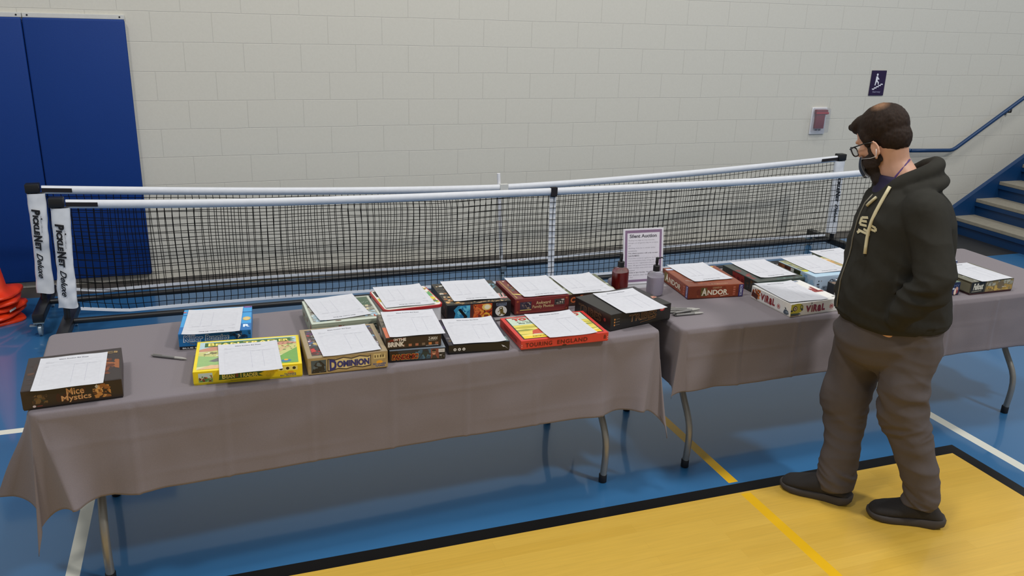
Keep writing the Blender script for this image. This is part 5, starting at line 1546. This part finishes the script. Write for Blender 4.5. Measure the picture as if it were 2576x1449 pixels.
# ---------------------------------------------------------------- the standing man
from mathutils.bvhtree import BVHTree
M['skin'] = mat('skin', (206, 158, 132), 0.5, var=0.10, scale=18)
M['fleece'] = mat('charcoal_fleece', (52, 51, 47), 0.95, var=0.12, scale=40, bump=0.12, bump_scale=900, spec=0.08)
M['chino'] = mat('brown_grey_chino', (90, 83, 82), 0.85, var=0.08, scale=20, bump=0.3, bump_scale=700, spec=0.2)
M['shirt'] = mat('navy_purple_shirt', (34, 26, 58), 0.85)
M['lanyard'] = mat('purple_lanyard', (92, 62, 122), 0.6)
M['lace'] = mat('cream_drawstring', (206, 196, 160), 0.8)
M['shoe'] = mat('black_shoe_knit', (40, 36, 34), 0.85, bump=0.5, bump_scale=500)
M['sole'] = mat('dark_sole_rubber', (62, 56, 53), 0.7)
M['beard'] = mat('dark_beard', (44, 32, 26), 0.9, var=0.35, scale=120, bump=1.0, bump_scale=220)
M['zip'] = mat('zipper_metal', (120, 116, 104), 0.4, 0.6)
M['mask'] = mat('navy_face_mask', (40, 52, 72), 0.8)
M['lens'] = mat('spectacle_lens', (200, 210, 214), 0.08, alpha=0.22, spec=0.9)
def hair_mat():
    m, nt, b = base_mat('brown_hair')
    N, L = nt.nodes, nt.links
    tc = N.new('ShaderNodeTexCoord')
    mp = N.new('ShaderNodeMapping'); mp.inputs['Scale'].default_value = (160, 160, 30)
    L.new(tc.outputs['Object'], mp.inputs['Vector'])
    nz = N.new('ShaderNodeTexNoise'); nz.inputs['Scale'].default_value = 1.0; nz.inputs['Detail'].default_value = 4
    L.new(mp.outputs[0], nz.inputs['Vector'])
    mx = N.new('ShaderNodeMix'); mx.data_type = 'RGBA'
    mx.inputs[6].default_value = lin((24, 17, 13)); mx.inputs[7].default_value = lin((54, 39, 30))
    L.new(nz.outputs['Fac'], mx.inputs[0])
    # thin patch on the crown lets the scalp through
    vd = N.new('ShaderNodeVectorMath'); vd.operation = 'DISTANCE'
    vd.inputs[1].default_value = CROWN
    L.new(tc.outputs['Object'], vd.inputs[0])
    mr = N.new('ShaderNodeMapRange'); mr.inputs['From Min'].default_value = 0.012; mr.inputs['From Max'].default_value = 0.040
    mr.inputs['To Min'].default_value = 0.75; mr.inputs['To Max'].default_value = 0.0
    L.new(vd.outputs['Value'], mr.inputs['Value'])
    m2 = N.new('ShaderNodeMix'); m2.data_type = 'RGBA'; m2.inputs[7].default_value = lin((150, 112, 84))
    L.new(mr.outputs['Result'], m2.inputs[0]); L.new(mx.outputs[2], m2.inputs[6])
    L.new(m2.outputs[2], b.inputs['Base Color'])
    b.inputs['Roughness'].default_value = 0.7
    b.inputs['Specular IOR Level'].default_value = 0.2
    bp = N.new('ShaderNodeBump'); bp.inputs['Strength'].default_value = 0.9; bp.inputs['Distance'].default_value = 0.002
    L.new(nz.outputs['Fac'], bp.inputs['Height']); L.new(bp.outputs['Normal'], b.inputs['Normal'])
    return m

def remesh(name, mb, voxel, m, parent, smooth=4, disp=None, keep=None):
    me = bpy.data.meshes.new('tmp'); me.from_pydata([tuple(v) for v in mb.v], [], mb.f); me.update()
    o = bpy.data.objects.new('tmp', me); COL.objects.link(o)
    md = o.modifiers.new('r', 'REMESH'); md.mode = 'VOXEL'; md.voxel_size = voxel; md.adaptivity = 0
    bpy.context.view_layer.update()
    dg = bpy.context.evaluated_depsgraph_get()
    out = bpy.data.meshes.new_from_object(o.evaluated_get(dg))
    bpy.data.objects.remove(o)
    bm = bmesh.new(); bm.from_mesh(out)
    for _ in range(smooth):
        bmesh.ops.smooth_vert(bm, verts=bm.verts, factor=0.5, use_axis_x=True, use_axis_y=True, use_axis_z=True)
    bm.normal_update()
    if disp:
        mv = [(v, v.normal * disp(v.co, v.normal)) for v in bm.verts]
        for v, d in mv: v.co += d
    if keep:
        dead = [v for v in bm.verts if not keep(v.co)]
        bmesh.ops.delete(bm, geom=dead, context='VERTS')
    for f in bm.faces: f.smooth = True
    bm.to_mesh(out)
    tree = BVHTree.FromBMesh(bm)
    bm.free()
    out.name = name
    out.materials.clear(); out.materials.append(m)
    ob = new_obj(name, out, parent)
    return ob, tree

def loft(mb, rings, seg=40, p=2.3):
    """rings: (cx, cy, cz, U, V, ru, rv)"""
    base = len(mb.v)
    for (c, U, V, ru, rv) in rings:
        for k in range(seg):
            a = 2 * PI * k / seg
            co, si = math.cos(a), math.sin(a)
            q = (abs(co) ** p + abs(si) ** p) ** (-1 / p)
            mb.v.append(Vector(c) + Vector(U) * ru * co * q + Vector(V) * rv * si * q)
    n = len(rings)
    for i in range(n - 1):
        for k in range(seg):
            a = base + i * seg + k; b = base + i * seg + (k + 1) % seg
            mb.f.append([a, b, b + seg, a + seg]); mb.m.append(0); mb.c.append(None)
    mb.f.append([base + k for k in range(seg)][::-1]); mb.m.append(0); mb.c.append(None)
    mb.f.append([base + (n - 1) * seg + k for k in range(seg)]); mb.m.append(0); mb.c.append(None)

def limb(mb, pts, rs, seg=20):
    """tapering limb with rounded ends, resampled smoothly"""
    P = [Vector(p) for p in pts]; Q = []; R = []
    n = len(P)
    for i in range(n - 1):
        p0, p1, p2, p3 = P[max(i - 1, 0)], P[i], P[i + 1], P[min(i + 2, n - 1)]
        for k in range(6):
            t = k / 6
            Q.append(0.5 * ((2 * p1) + (-p0 + p2) * t + (2 * p0 - 5 * p1 + 4 * p2 - p3) * t * t + (-p0 + 3 * p1 - 3 * p2 + p3) * t ** 3))
            R.append(rs[i] + (rs[i + 1] - rs[i]) * (t * t * (3 - 2 * t)))
    Q.append(P[-1]); R.append(rs[-1])
    mb.tube(Q, R, seg)
    mb.ell(P[0], (rs[0],) * 3, 16, 10); mb.ell(P[-1], (rs[-1],) * 3, 16, 10)

def person():
    t = empty('person', (2.62, 2.53, 0), math.radians(-46.0))
    # local frame: x to the right of the viewer, y away, z up
    ca, sa = math.cos(math.radians(20)), math.sin(math.radians(20))
    FW = Vector((-ca, -sa, 0)); SD = Vector((sa, -ca, 0))
    # head frame
    HC = Vector((-0.166, -0.005, 1.612))
    HR = (Matrix.Rotation(math.radians(150), 3, 'Z') @ Matrix.Rotation(math.radians(33), 3, 'Y'))
    def H(x, y, z): return HC + HR @ Vector((x, y, z))
    global CROWN
    CROWN = tuple(H(-0.060, 0.035, 0.110))
    M['hair'] = hair_mat()
    # ---- body: head, neck, trunk, arms, hands and legs in one surface
    mb = MB()
    mb.ell(H(-0.012, 0, 0.032), (0.101, 0.077, 0.088), 28, 18, HR)
    mb.ell(H(0.030, 0, -0.025), (0.066, 0.063, 0.082), 24, 14, HR)
    mb.ell(H(0.045, 0, -0.085), (0.046, 0.046, 0.036), 20, 12, HR)
    mb.ell(H(0.083, 0, 0.020), (0.018, 0.048, 0.012), 16, 10, HR)           # brow
    mb.tube([H(0.092, 0, 0.012), H(0.108, 0, -0.018), H(0.116, 0, -0.034)], [0.008, 0.010, 0.013], 12)   # nose
    mb.ell(H(0.104, 0.010, -0.038), (0.010, 0.008, 0.008), 12, 8, HR); mb.ell(H(0.104, -0.010, -0.038), (0.010, 0.008, 0.008), 12, 8, HR)
    mb.ell(H(0.092, 0, -0.064), (0.010, 0.024, 0.006), 14, 8, HR); mb.ell(H(0.091, 0, -0.075), (0.010, 0.020, 0.006), 14, 8, HR)
    for s in (1, -1):
        mb.ell(H(0.070, s * 0.042, -0.025), (0.022, 0.018, 0.020), 14, 8, HR)      # cheek
        # ear: helix ring, lobe and bowl
        er = []
        for k in range(11):
            a = math.radians(-70 + 290 * k / 10)
            er.append(H(-0.006 - 0.016 * math.cos(a), s * (0.078 + 0.005 * (0.5 + 0.5 * math.cos(a))), -0.046 + 0.030 * math.sin(a)))
        mb.tube(er, 0.0052, 8)
        mb.ell(H(-0.002, s * 0.078, -0.050), (0.013, 0.006, 0.024), 14, 8, HR)
        mb.ell(H(0.003, s * 0.079, -0.078), (0.008, 0.006, 0.009), 12, 8, HR)
    limb(mb, [H(-0.03, 0, -0.03), (-0.112, -0.015, 1.525), (-0.070, -0.025, 1.455), (-0.035, -0.03, 1.38)], [0.062, 0.062, 0.068, 0.085])
    loft(mb, [((-0.02, -0.03, z), FW, SD, fw, sd) for z, fw, sd in ((0.80, 0.13, 0.15), (0.95, 0.15, 0.15), (1.1, 0.15, 0.15), (1.25, 0.14, 0.16), (1.38, 0.10, 0.16), (1.43, 0.07, 0.11))])
    arms = {'near': ([(0.035, -0.205, 1.375), (0.082, -0.258, 1.24), (0.110, -0.282, 1.140), (0.052, -0.272, 1.035), (-0.008, -0.228, 0.935)]),
            'far': ([(-0.105, 0.165, 1.375), (-0.085, 0.205, 1.24), (-0.060, 0.225, 1.095), (-0.095, 0.195, 1.02), (-0.115, 0.150, 0.935)])}
    for k, P in arms.items():
        limb(mb, P, [0.055, 0.045, 0.040, 0.034, 0.026])
        w_ = Vector(P[-1]); d = (w_ - Vector(P[-2])).normalized()
        up = Vector((0, 1, 0)) if k == 'near' else Vector((0, -1, 0))
        sd_ = d.cross(up).normalized()
        palm = w_ + d * 0.05
        Rm = Matrix((d, sd_, up)).transposed()
        mb.ell(palm, (0.052, 0.042, 0.016), 18, 12, Rm)
        for j, (off, ln) in enumerate(((-0.030, 0.060), (-0.011, 0.074), (0.009, 0.070), (0.028, 0.056))):
            b0 = palm + d * 0.040 + sd_ * off
            b1 = b0 + d * ln * 0.5 + up * 0.006
            b2 = b1 + d * ln * 0.35 + up * 0.020
            mb.tube([b0 - d * 0.02, b0, b1, b2], [0.0095, 0.0092, 0.0088, 0.0075], 10); mb.ell(b2, (0.0076,) * 3, 10, 8)
        th0 = w_ + d * 0.022 - sd_ * 0.026
        mb.tube([th0, th0 + d * 0.025 - sd_ * 0.022, th0 + d * 0.052 - sd_ * 0.030 + up * 0.008], [0.013, 0.0108, 0.0088], 10)
        mb.ell(th0 + d * 0.052 - sd_ * 0.030 + up * 0.008, (0.009,) * 3, 10, 8)
    farleg = [(-0.105, 0.055, 0.80), (-0.128, 0.050, 0.62), (-0.135, 0.030, 0.45), (-0.120, 0.012, 0.28), (-0.112, 0.0, 0.12)]
    nearleg = [(0.075, -0.075, 0.80), (0.072, -0.085, 0.64), (0.10, -0.078, 0.50), (0.190, -0.055, 0.29), (0.228, -0.045, 0.12)]
    limb(mb, farleg, [0.10, 0.085, 0.062, 0.055, 0.040]); limb(mb, nearleg, [0.10, 0.085, 0.062, 0.055, 0.040])
    body, btree = remesh('body', mb, 0.0052, M['skin'], t, smooth=2)
    # eyes
    for s in (1, -1):
        mb = MB(); mb.ell(H(0.086, s * 0.030, -0.006), (0.0115, 0.0125, 0.0115), 16, 10, HR, col=(226, 222, 216))
        mb.ell(H(0.0945, s * 0.030, -0.008), (0.0035, 0.0055, 0.0055), 14, 8, HR, col=(60, 40, 30))
        mb.build('eye', M['print'], body, smooth=True)
    # ---- hair
    mb = MB()
    mb.ell(H(-0.020, 0, 0.038), (0.103, 0.084, 0.091), 28, 18, HR)
    mb.ell(H(-0.044, 0, -0.014), (0.068, 0.070, 0.074), 24, 14, HR)
    mb.ell(H(0.050, 0, 0.078), (0.052, 0.062, 0.040), 20, 12, HR)
    mb.ell(H(0.086, 0.01, 0.088), (0.024, 0.030, 0.018), 16, 10, HR)
    for s in (1, -1): mb.ell(H(0.022, s * 0.070, 0.010), (0.020, 0.014, 0.045), 14, 10, HR)
    HI = HR.transposed()
    def hkeep(co):
        q = HI @ (co - HC)
        if q.z < -0.082: return False
        if q.z < 0.0 and -0.004 < q.x and q.x < 0.015 and abs(q.y) > 0.07: return True
        lim = -0.078 if q.x < -0.040 else (-0.028 - max(0, -q.x) * 1.2)
        return q.z > lim
    def hdisp(co, n):
        q = HI @ (co - HC)
        return 0.0015 * noise.noise(q * 90) + 0.0025 * noise.noise(Vector((q.x * 30, q.y * 40, q.z * 14)))
    remesh('hair', mb, 0.0045, M['hair'], body, smooth=2, disp=hdisp, keep=hkeep)
    # ---- beard
    mb = MB()
    mb.ell(H(0.062, 0, -0.098), (0.046, 0.050, 0.040), 20, 12, HR)
    mb.ell(H(0.062, 0, -0.150), (0.040, 0.042, 0.058), 20, 12, HR)
    mb.ell(H(0.100, 0, -0.054), (0.012, 0.032, 0.008), 16, 10, HR)
    for s in (1, -1):
        mb.ell(H(0.040, s * 0.052, -0.078), (0.046, 0.016, 0.032), 16, 10, HR); mb.ell(H(0.022, s * 0.063, -0.040), (0.016, 0.010, 0.034), 14, 8, HR)
    remesh('beard', mb, 0.0045, M['beard'], body, smooth=2, disp=lambda co, n: 0.004 * noise.noise(co * 70) + 0.003 * noise.noise(co * 25))
    # ---- face mask worn under the nose
    mb = MB(); nu, nv = 16, 8
    for layer, off in ((0, 0.0), (1, -0.002)):
        for j in range(nv + 1):
            v_ = j / nv
            for i in range(nu + 1):
                a = math.radians(-62 + 124 * i / nu)
                r = 0.072 + off + 0.010 * math.sin(v_ * PI)
                mb.v.append(H(0.040 + r * math.cos(a) + 0.012 * v_, r * 0.92 * math.sin(a), -0.044 - 0.075 * v_))
    m_ = (nu + 1) * (nv + 1)
    for layer in (0, 1):
        for j in range(nv):
            for i in range(nu):
                a = layer * m_ + j * (nu + 1) + i
                f_ = [a, a + 1, a + nu + 2, a + nu + 1]
                mb.f.append(f_ if layer == 0 else f_[::-1]); mb.m.append(layer); mb.c.append(None)
    mk = mb.build('face_mask', [M['mask'], M['white']], body, smooth=True)
    mb = MB(); mb.tube([H(0.072, 0.060, -0.055), H(0.03, 0.074, -0.070), H(-0.004, 0.088, -0.076), H(-0.016, 0.090, -0.050)], 0.0012, 6); mb.build('ear_loop', M['white'], mk, smooth=True)
    # ---- glasses
    mb = MB()
    for s in (1, -1):
        pts = []
        for k in range(25):
            a = 2 * PI * k / 24
            c, d = math.cos(a), math.sin(a)
            q = (abs(c) ** 3.5 + abs(d) ** 3.5) ** (-1 / 3.5)
            pts.append(H(0.116 - 0.010 * abs(c * q) * (1 if c * s > 0 else 0), s * 0.033 + 0.026 * c * q, -0.008 + 0.019 * d * q))
        mb.tube(pts, 0.0026, 8, cap=False)
        mb.tube([H(0.108, s * 0.060, 0.002), H(0.085, s * 0.075, 0.0), H(0.03, s * 0.082, -0.008), H(-0.008, s * 0.086, -0.020)], [0.0035, 0.003, 0.0024, 0.002], 8)
    mb.tube([H(0.116, -0.008, -0.002), H(0.119, 0, 0.0), H(0.116, 0.008, -0.002)], 0.0024, 8)
    gl = mb.build('glasses', M['black_plastic'], body, smooth=True)
    for s in (1, -1):
        mb = MB(); mb.ell(H(0.1145, s * 0.033, -0.008), (0.0012, 0.0245, 0.0175), 20, 8, HR); mb.build('lens', M['lens'], gl, smooth=True)

    # ---- shirt, seen at the open collar
    mb = MB()
    loft(mb, [((cx, -0.03, z), FW, SD, fw, sd) for z, cx, fw, sd in ((0.90, -0.022, 0.195, 0.18), (1.05, -0.030, 0.198, 0.18), (1.20, -0.032, 0.180, 0.18), (1.32, -0.035, 0.160, 0.18), (1.40, -0.050, 0.120, 0.13), (1.45, -0.070, 0.085, 0.085), (1.475, -0.082, 0.074, 0.072))])
    remesh('shirt', mb, 0.008, M['shirt'], t, smooth=3)

    # ---- hoodie
    mb = MB()
    rings = [(0.880, -0.010, 0.205, 0.195), (0.905, -0.010, 0.224, 0.210), (0.935, -0.016, 0.226, 0.214), (0.98, -0.026, 0.222, 0.214), (1.05, -0.032, 0.212, 0.214), (1.14, -0.032, 0.200, 0.214), (1.23, -0.032, 0.190, 0.214), (1.32, -0.034, 0.176, 0.210), (1.39, -0.036, 0.148, 0.185), (1.435, -0.035, 0.112, 0.135), (1.46, -0.030, 0.092, 0.110)]
    loft(mb, [((cx, -0.03, z), FW, SD, fw, sd) for z, cx, fw, sd in rings], p=2.2)
    limb(mb, arms['near'][:-1] + [(0.012, -0.238, 0.965)], [0.086, 0.074, 0.070, 0.062, 0.050])
    limb(mb, arms['far'][:-1] + [(-0.118, 0.165, 0.965)], [0.086, 0.078, 0.072, 0.064, 0.048])
    mb.tube([(0.030, -0.246, 0.985), (0.006, -0.232, 0.938)], [0.048, 0.043], 18)
    limb(mb, [(-0.118, -0.115, 1.415), (-0.050, -0.128, 1.470), (0.020, -0.105, 1.512), (0.050, -0.030, 1.528), (0.028, 0.055, 1.515), (-0.040, 0.080, 1.475), (-0.13, 0.045, 1.415)], [0.020, 0.028, 0.032, 0.034, 0.032, 0.026, 0.020])
    limb(mb, [(-0.03, -0.155, 1.435), (0.050, -0.125, 1.462), (0.078, -0.040, 1.474), (0.055, 0.060, 1.465), (0.0, 0.10, 1.440)], [0.022, 0.030, 0.032, 0.030, 0.022])
    def hood_disp(co, n):
        d = 0.0
        z = co.z
        d += 0.012 * noise.noise(Vector((co.x * 5, co.y * 5, z * 6)))
        d += 0.006 * (1 - abs(noise.noise(Vector((co.x * 6 + z * 5, co.y * 6, z * 7 + 3)))) * 2.4) - 0.004
        if co.y < -0.19 and co.x > -0.02: d += 0.012 * max(0, 1 - abs(z - 1.09) / 0.14) * (1 - abs(noise.noise(Vector((co.x * 8 - z * 6, 1, z * 17)))) * 2.6)
        if z < 1.03: d += 0.006 * math.sin(z * 95 + co.x * 16 + 2 * noise.noise(co * 8)) * max(0, 1 - abs(z - 0.94) / 0.07) * (0.5 + noise.noise(co * 9 + Vector((3, 1, 2))))
        if co.y < -0.17: d += 0.005 * math.sin(z * 60 + co.x * 40) * max(0, 1 - abs(z - 1.10) / 0.13) * (0.4 + noise.noise(co * 7))
        if z < 0.915 and co.y > -0.2: d -= 0.005
        return d
    hd, htree = remesh('hoodie', mb, 0.0068, M['fleece'], t, smooth=4, disp=hood_disp)
    # ---- trousers
    mb = MB()
    loft(mb, [((cx, cy, z), FW, SD, fw, sd) for z, cx, cy, fw, sd in ((0.65, -0.030, -0.02, 0.060, 0.080), (0.70, -0.032, -0.02, 0.130, 0.130), (0.75, -0.033, -0.02, 0.180, 0.172), (0.80, -0.028, -0.025, 0.205, 0.196), (0.87, -0.020, -0.03, 0.200, 0.194), (0.97, -0.02, -0.03, 0.19, 0.18))])
    limb(mb, [(-0.110, 0.045, 0.78), (-0.125, 0.055, 0.63), (-0.136, 0.040, 0.50), (-0.128, 0.025, 0.38), (-0.120, -0.005, 0.27), (-0.116, -0.018, 0.16), (-0.113, -0.022, 0.095)], [0.118, 0.114, 0.102, 0.092, 0.078, 0.076, 0.079])
    limb(mb, [(0.070, -0.075, 0.80), (0.070, -0.085, 0.66), (0.088, -0.080, 0.53), (0.138, -0.068, 0.41), (0.190, -0.055, 0.29), (0.218, -0.050, 0.19), (0.226, -0.046, 0.125)], [0.122, 0.108, 0.096, 0.092, 0.083, 0.078, 0.079])
    mb.tube([(-0.110, -0.02, 0.14), (-0.108, -0.025, 0.058)], [0.074, 0.080], 24); mb.tube([(0.222, -0.05, 0.17), (0.228, -0.045, 0.092)], [0.074, 0.079], 24)
    mb.ell((-0.050, -0.190, 0.845), (0.062, 0.036, 0.075), 20, 12)
    def ridge(v): return 1 - abs(noise.noise(v)) * 2.4
    def tr_disp(co, n):
        z = co.z
        d = 0.016 * noise.noise(Vector((co.x * 6, co.y * 6, z * 5)))
        d += 0.0065 * ridge(Vector((co.x * 5 + z * 6, co.y * 5, z * 11))) - 0.004
        k = max(0, 1 - abs(z - 0.12) / 0.10)
        d += 0.010 * k * ridge(Vector((co.x * 5, co.y * 5, z * 24 + co.x * 12)))
        k = max(0, 1 - abs(z - 0.60) / 0.16)
        if co.x > -0.02: d += 0.013 * k * ridge(Vector((co.x * 9 + z * 16, co.y * 6, z * 8 + 4)))
        k = max(0, 1 - abs(z - 0.43) / 0.08)
        d += 0.007 * k * ridge(Vector((co.x * 6, co.y * 6 + 9, z * 20 - co.x * 8)))
        return d
    tr, ttree = remesh('trousers', mb, 0.0068, M['chino'], t, smooth=7, disp=tr_disp, keep=lambda co: co.z > 0.045)
    # pocket mouth where the near hand goes in
    def hit(tree, x, z, y0=-0.8, off=0.001):
        h_ = tree.ray_cast(Vector((x, y0, z)), Vector((0, 1, 0)))
        return h_[0] + h_[1] * off if h_[0] is not None else None
    # ---- shoes
    def shoe(cx, cy, ang, toe_up):
        Rz = Matrix.Translation((cx, cy, 0)) @ Matrix.Rotation(ang, 4, 'Z') @ Matrix.Diagonal((1.0, 1.12, 1.12, 1.0))
        prof = [(-0.150, 0.018, 0.030), (-0.140, 0.034, 0.052), (-0.110, 0.041, 0.088), (-0.070, 0.041, 0.108), (-0.030, 0.043, 0.106), (0.010, 0.047, 0.092), (0.050, 0.052, 0.076), (0.090, 0.053, 0.064), (0.125, 0.046, 0.054), (0.145, 0.030, 0.042), (0.152, 0.012, 0.028)]
        mb = MB(); seg = 24; base = 0
        for (x, hw, top) in prof:
            for k in range(seg):
                a = 2 * PI * k / seg
                c, s_ = math.cos(a), math.sin(a)
                q = (abs(c) ** 2.6 + abs(s_) ** 2.6) ** (-1 / 2.6)
                zc, hz = (top + 0.018) / 2, (top - 0.018) / 2
                mb.v.append(Vector((x, hw * c * q * (1 - 0.22 * max(0, s_)), zc + hz * s_ * q)))
        for i in range(len(prof) - 1):
            for k in range(seg):
                a = i * seg + k; b = i * seg + (k + 1) % seg
                mb.f.append([a, b, b + seg, a + seg]); mb.m.append(0); mb.c.append(None)
        mb.f.append(list(range(seg))[::-1]); mb.m.append(0); mb.c.append(None)
        e = (len(prof) - 1) * seg; mb.f.append([e + k for k in range(seg)]); mb.m.append(0); mb.c.append(None)
        mb.xform(Rz)
        up, _ = remesh('shoe', mb, 0.006, M['shoe'], t, smooth=3, disp=lambda co, n: 0.001 * noise.noise(co * 40))
        mb = MB(); pr = [(-0.156, 0.018), (-0.146, 0.036), (-0.11, 0.044), (-0.05, 0.041), (0.0, 0.045), (0.06, 0.054), (0.10, 0.054), (0.135, 0.043), (0.152, 0.025), (0.158, 0.008)]
        outl = [(x, w_) for x, w_ in pr] + [(x, -w_) for x, w_ in reversed(pr)]
        m_ = len(outl)
        def zb(x): return 0.010 * max(0, (x - 0.09) / 0.07) ** 2 + 0.016 * max(0, (-x - 0.11) / 0.045) ** 2
        def ztop(x): return 0.028 + 0.012 * max(0, -x / 0.15)
        lv = []
        for f_, ex in ((0, -0.004), (0.25, 0.001), (0.8, 0.001), (1, -0.003)):
            for (x, y) in outl:
                z = zb(x) + (ztop(x) - zb(x)) * f_ + 0.0004
                k_ = 1 + ex / 0.05
                lv.append((x * (1 + ex / 0.15), y * k_, z))
        fs = [list(range(m_))[::-1] and list(range(m_)), [3 * m_ + i for i in range(m_)][::-1]]
        for L_ in range(3):
            for i in range(m_):
                a = L_ * m_ + i; b = L_ * m_ + (i + 1) % m_
                fs.append([a, a + m_, b + m_, b])
        mb.add([Rz @ Vector(v) for v in lv], fs)
        mb.build('sole', M['sole'], up, smooth=True, auto=50)
    shoe(-0.190, -0.030, PI - 0.06, 0)
    shoe(0.184, -0.050, PI + 0.20, 0)
    # ---- drawstrings lying on the chest
    def on_hoodie(pts, off):
        out = []
        for (x, z) in pts:
            p = hit(htree, x, z, off=off)
            if p is None: p = Vector((x, -0.15, z))
            out.append(p)
        return out
    def smooth_pts(P):
        for _ in range(2): P = [P[0]] + [(P[i - 1] + P[i] * 2 + P[i + 1]) / 4 for i in range(1, len(P) - 1)] + [P[-1]]
        return P
    P = smooth_pts(on_hoodie([(-0.100, 1.448), (-0.108, 1.42), (-0.120, 1.385), (-0.133, 1.350), (-0.142, 1.315), (-0.146, 1.28), (-0.146, 1.245), (-0.144, 1.215), (-0.143, 1.188)], 0.007))
    mb = MB(); mb.tube(P, 0.0065, 10); mb.build('drawstring', M['lace'], hd, smooth=True)
    P = smooth_pts(on_hoodie([(-0.140, 1.398), (-0.152, 1.385), (-0.163, 1.368), (-0.168, 1.36)], 0.006))
    mb = MB(); mb.tube(P, 0.006, 10); mb.build('drawstring', M['lace'], hd, smooth=True)
    # ---- zip down the front
    zp = []
    for k in range(15):
        z = 1.40 - 0.036 * k
        o = Vector((-0.03, -0.03, z)) + FW * 0.6 + SD * 0.012
        h_ = htree.ray_cast(o, -FW)
        if h_[0] is not None: zp.append(h_[0] + h_[1] * 0.002)
    if len(zp) > 3:
        mb = MB(); mb.tube(zp, 0.005, 8, flat=0.6); mb.build('zipper', M['zip'], hd, smooth=True)
    # ---- cream chest letters
    mb = MB()
    def stroke(x0, z0, x1, z1, w_=0.009):
        n_ = 5; L_, R_ = [], []
        dx, dz = x1 - x0, z1 - z0; ll = math.hypot(dx, dz)
        nx, nz = -dz / ll * w_ / 2, dx / ll * w_ / 2
        for i in range(n_ + 1):
            x, z = x0 + dx * i / n_, z0 + dz * i / n_
            a_, b_ = hit(htree, x - nx, z - nz, off=0.0025), hit(htree, x + nx, z + nz, off=0.0025)
            if a_ is None or b_ is None: return
            L_.append(a_); R_.append(b_)
        for i in range(n_):
            mb.add([L_[i], L_[i + 1], R_[i + 1], R_[i]], [(0, 1, 2, 3)])
    for (x0, z0, x1, z1) in ((-0.182, 1.312, -0.158, 1.322), (-0.186, 1.298, -0.160, 1.306), (-0.186, 1.284, -0.158, 1.290), (-0.182, 1.312, -0.186, 1.284),
                             (-0.150, 1.300, -0.124, 1.294), (-0.150, 1.284, -0.122, 1.282), (-0.124, 1.294, -0.122, 1.282), (-0.188, 1.262, -0.140, 1.262), (-0.190, 1.250, -0.180, 1.262), (-0.168, 1.274, -0.142, 1.270)):
        stroke(x0, z0, x1, z1)
    if mb.f: mb.build('chest_lettering', M['lace'], hd)
    # ---- lanyard cord round the neck
    ln = []
    for (x, z) in ((-0.036, 1.572), (-0.044, 1.556), (-0.055, 1.540), (-0.066, 1.522), (-0.077, 1.504), (-0.088, 1.484), (-0.098, 1.464), (-0.106, 1.445)):
        p = hit(btree, x, z, off=0.003)
        if p is not None: ln.append(p)
    if len(ln) > 4:
        mb = MB(); mb.tube(smooth_pts(ln), 0.0035, 8); mb.build('lanyard', M['lanyard'], t, smooth=True)
    tag(t, 'bearded man in charcoal hoodie and brown trousers looking down at the tables, hand in pocket', 'person')
person()
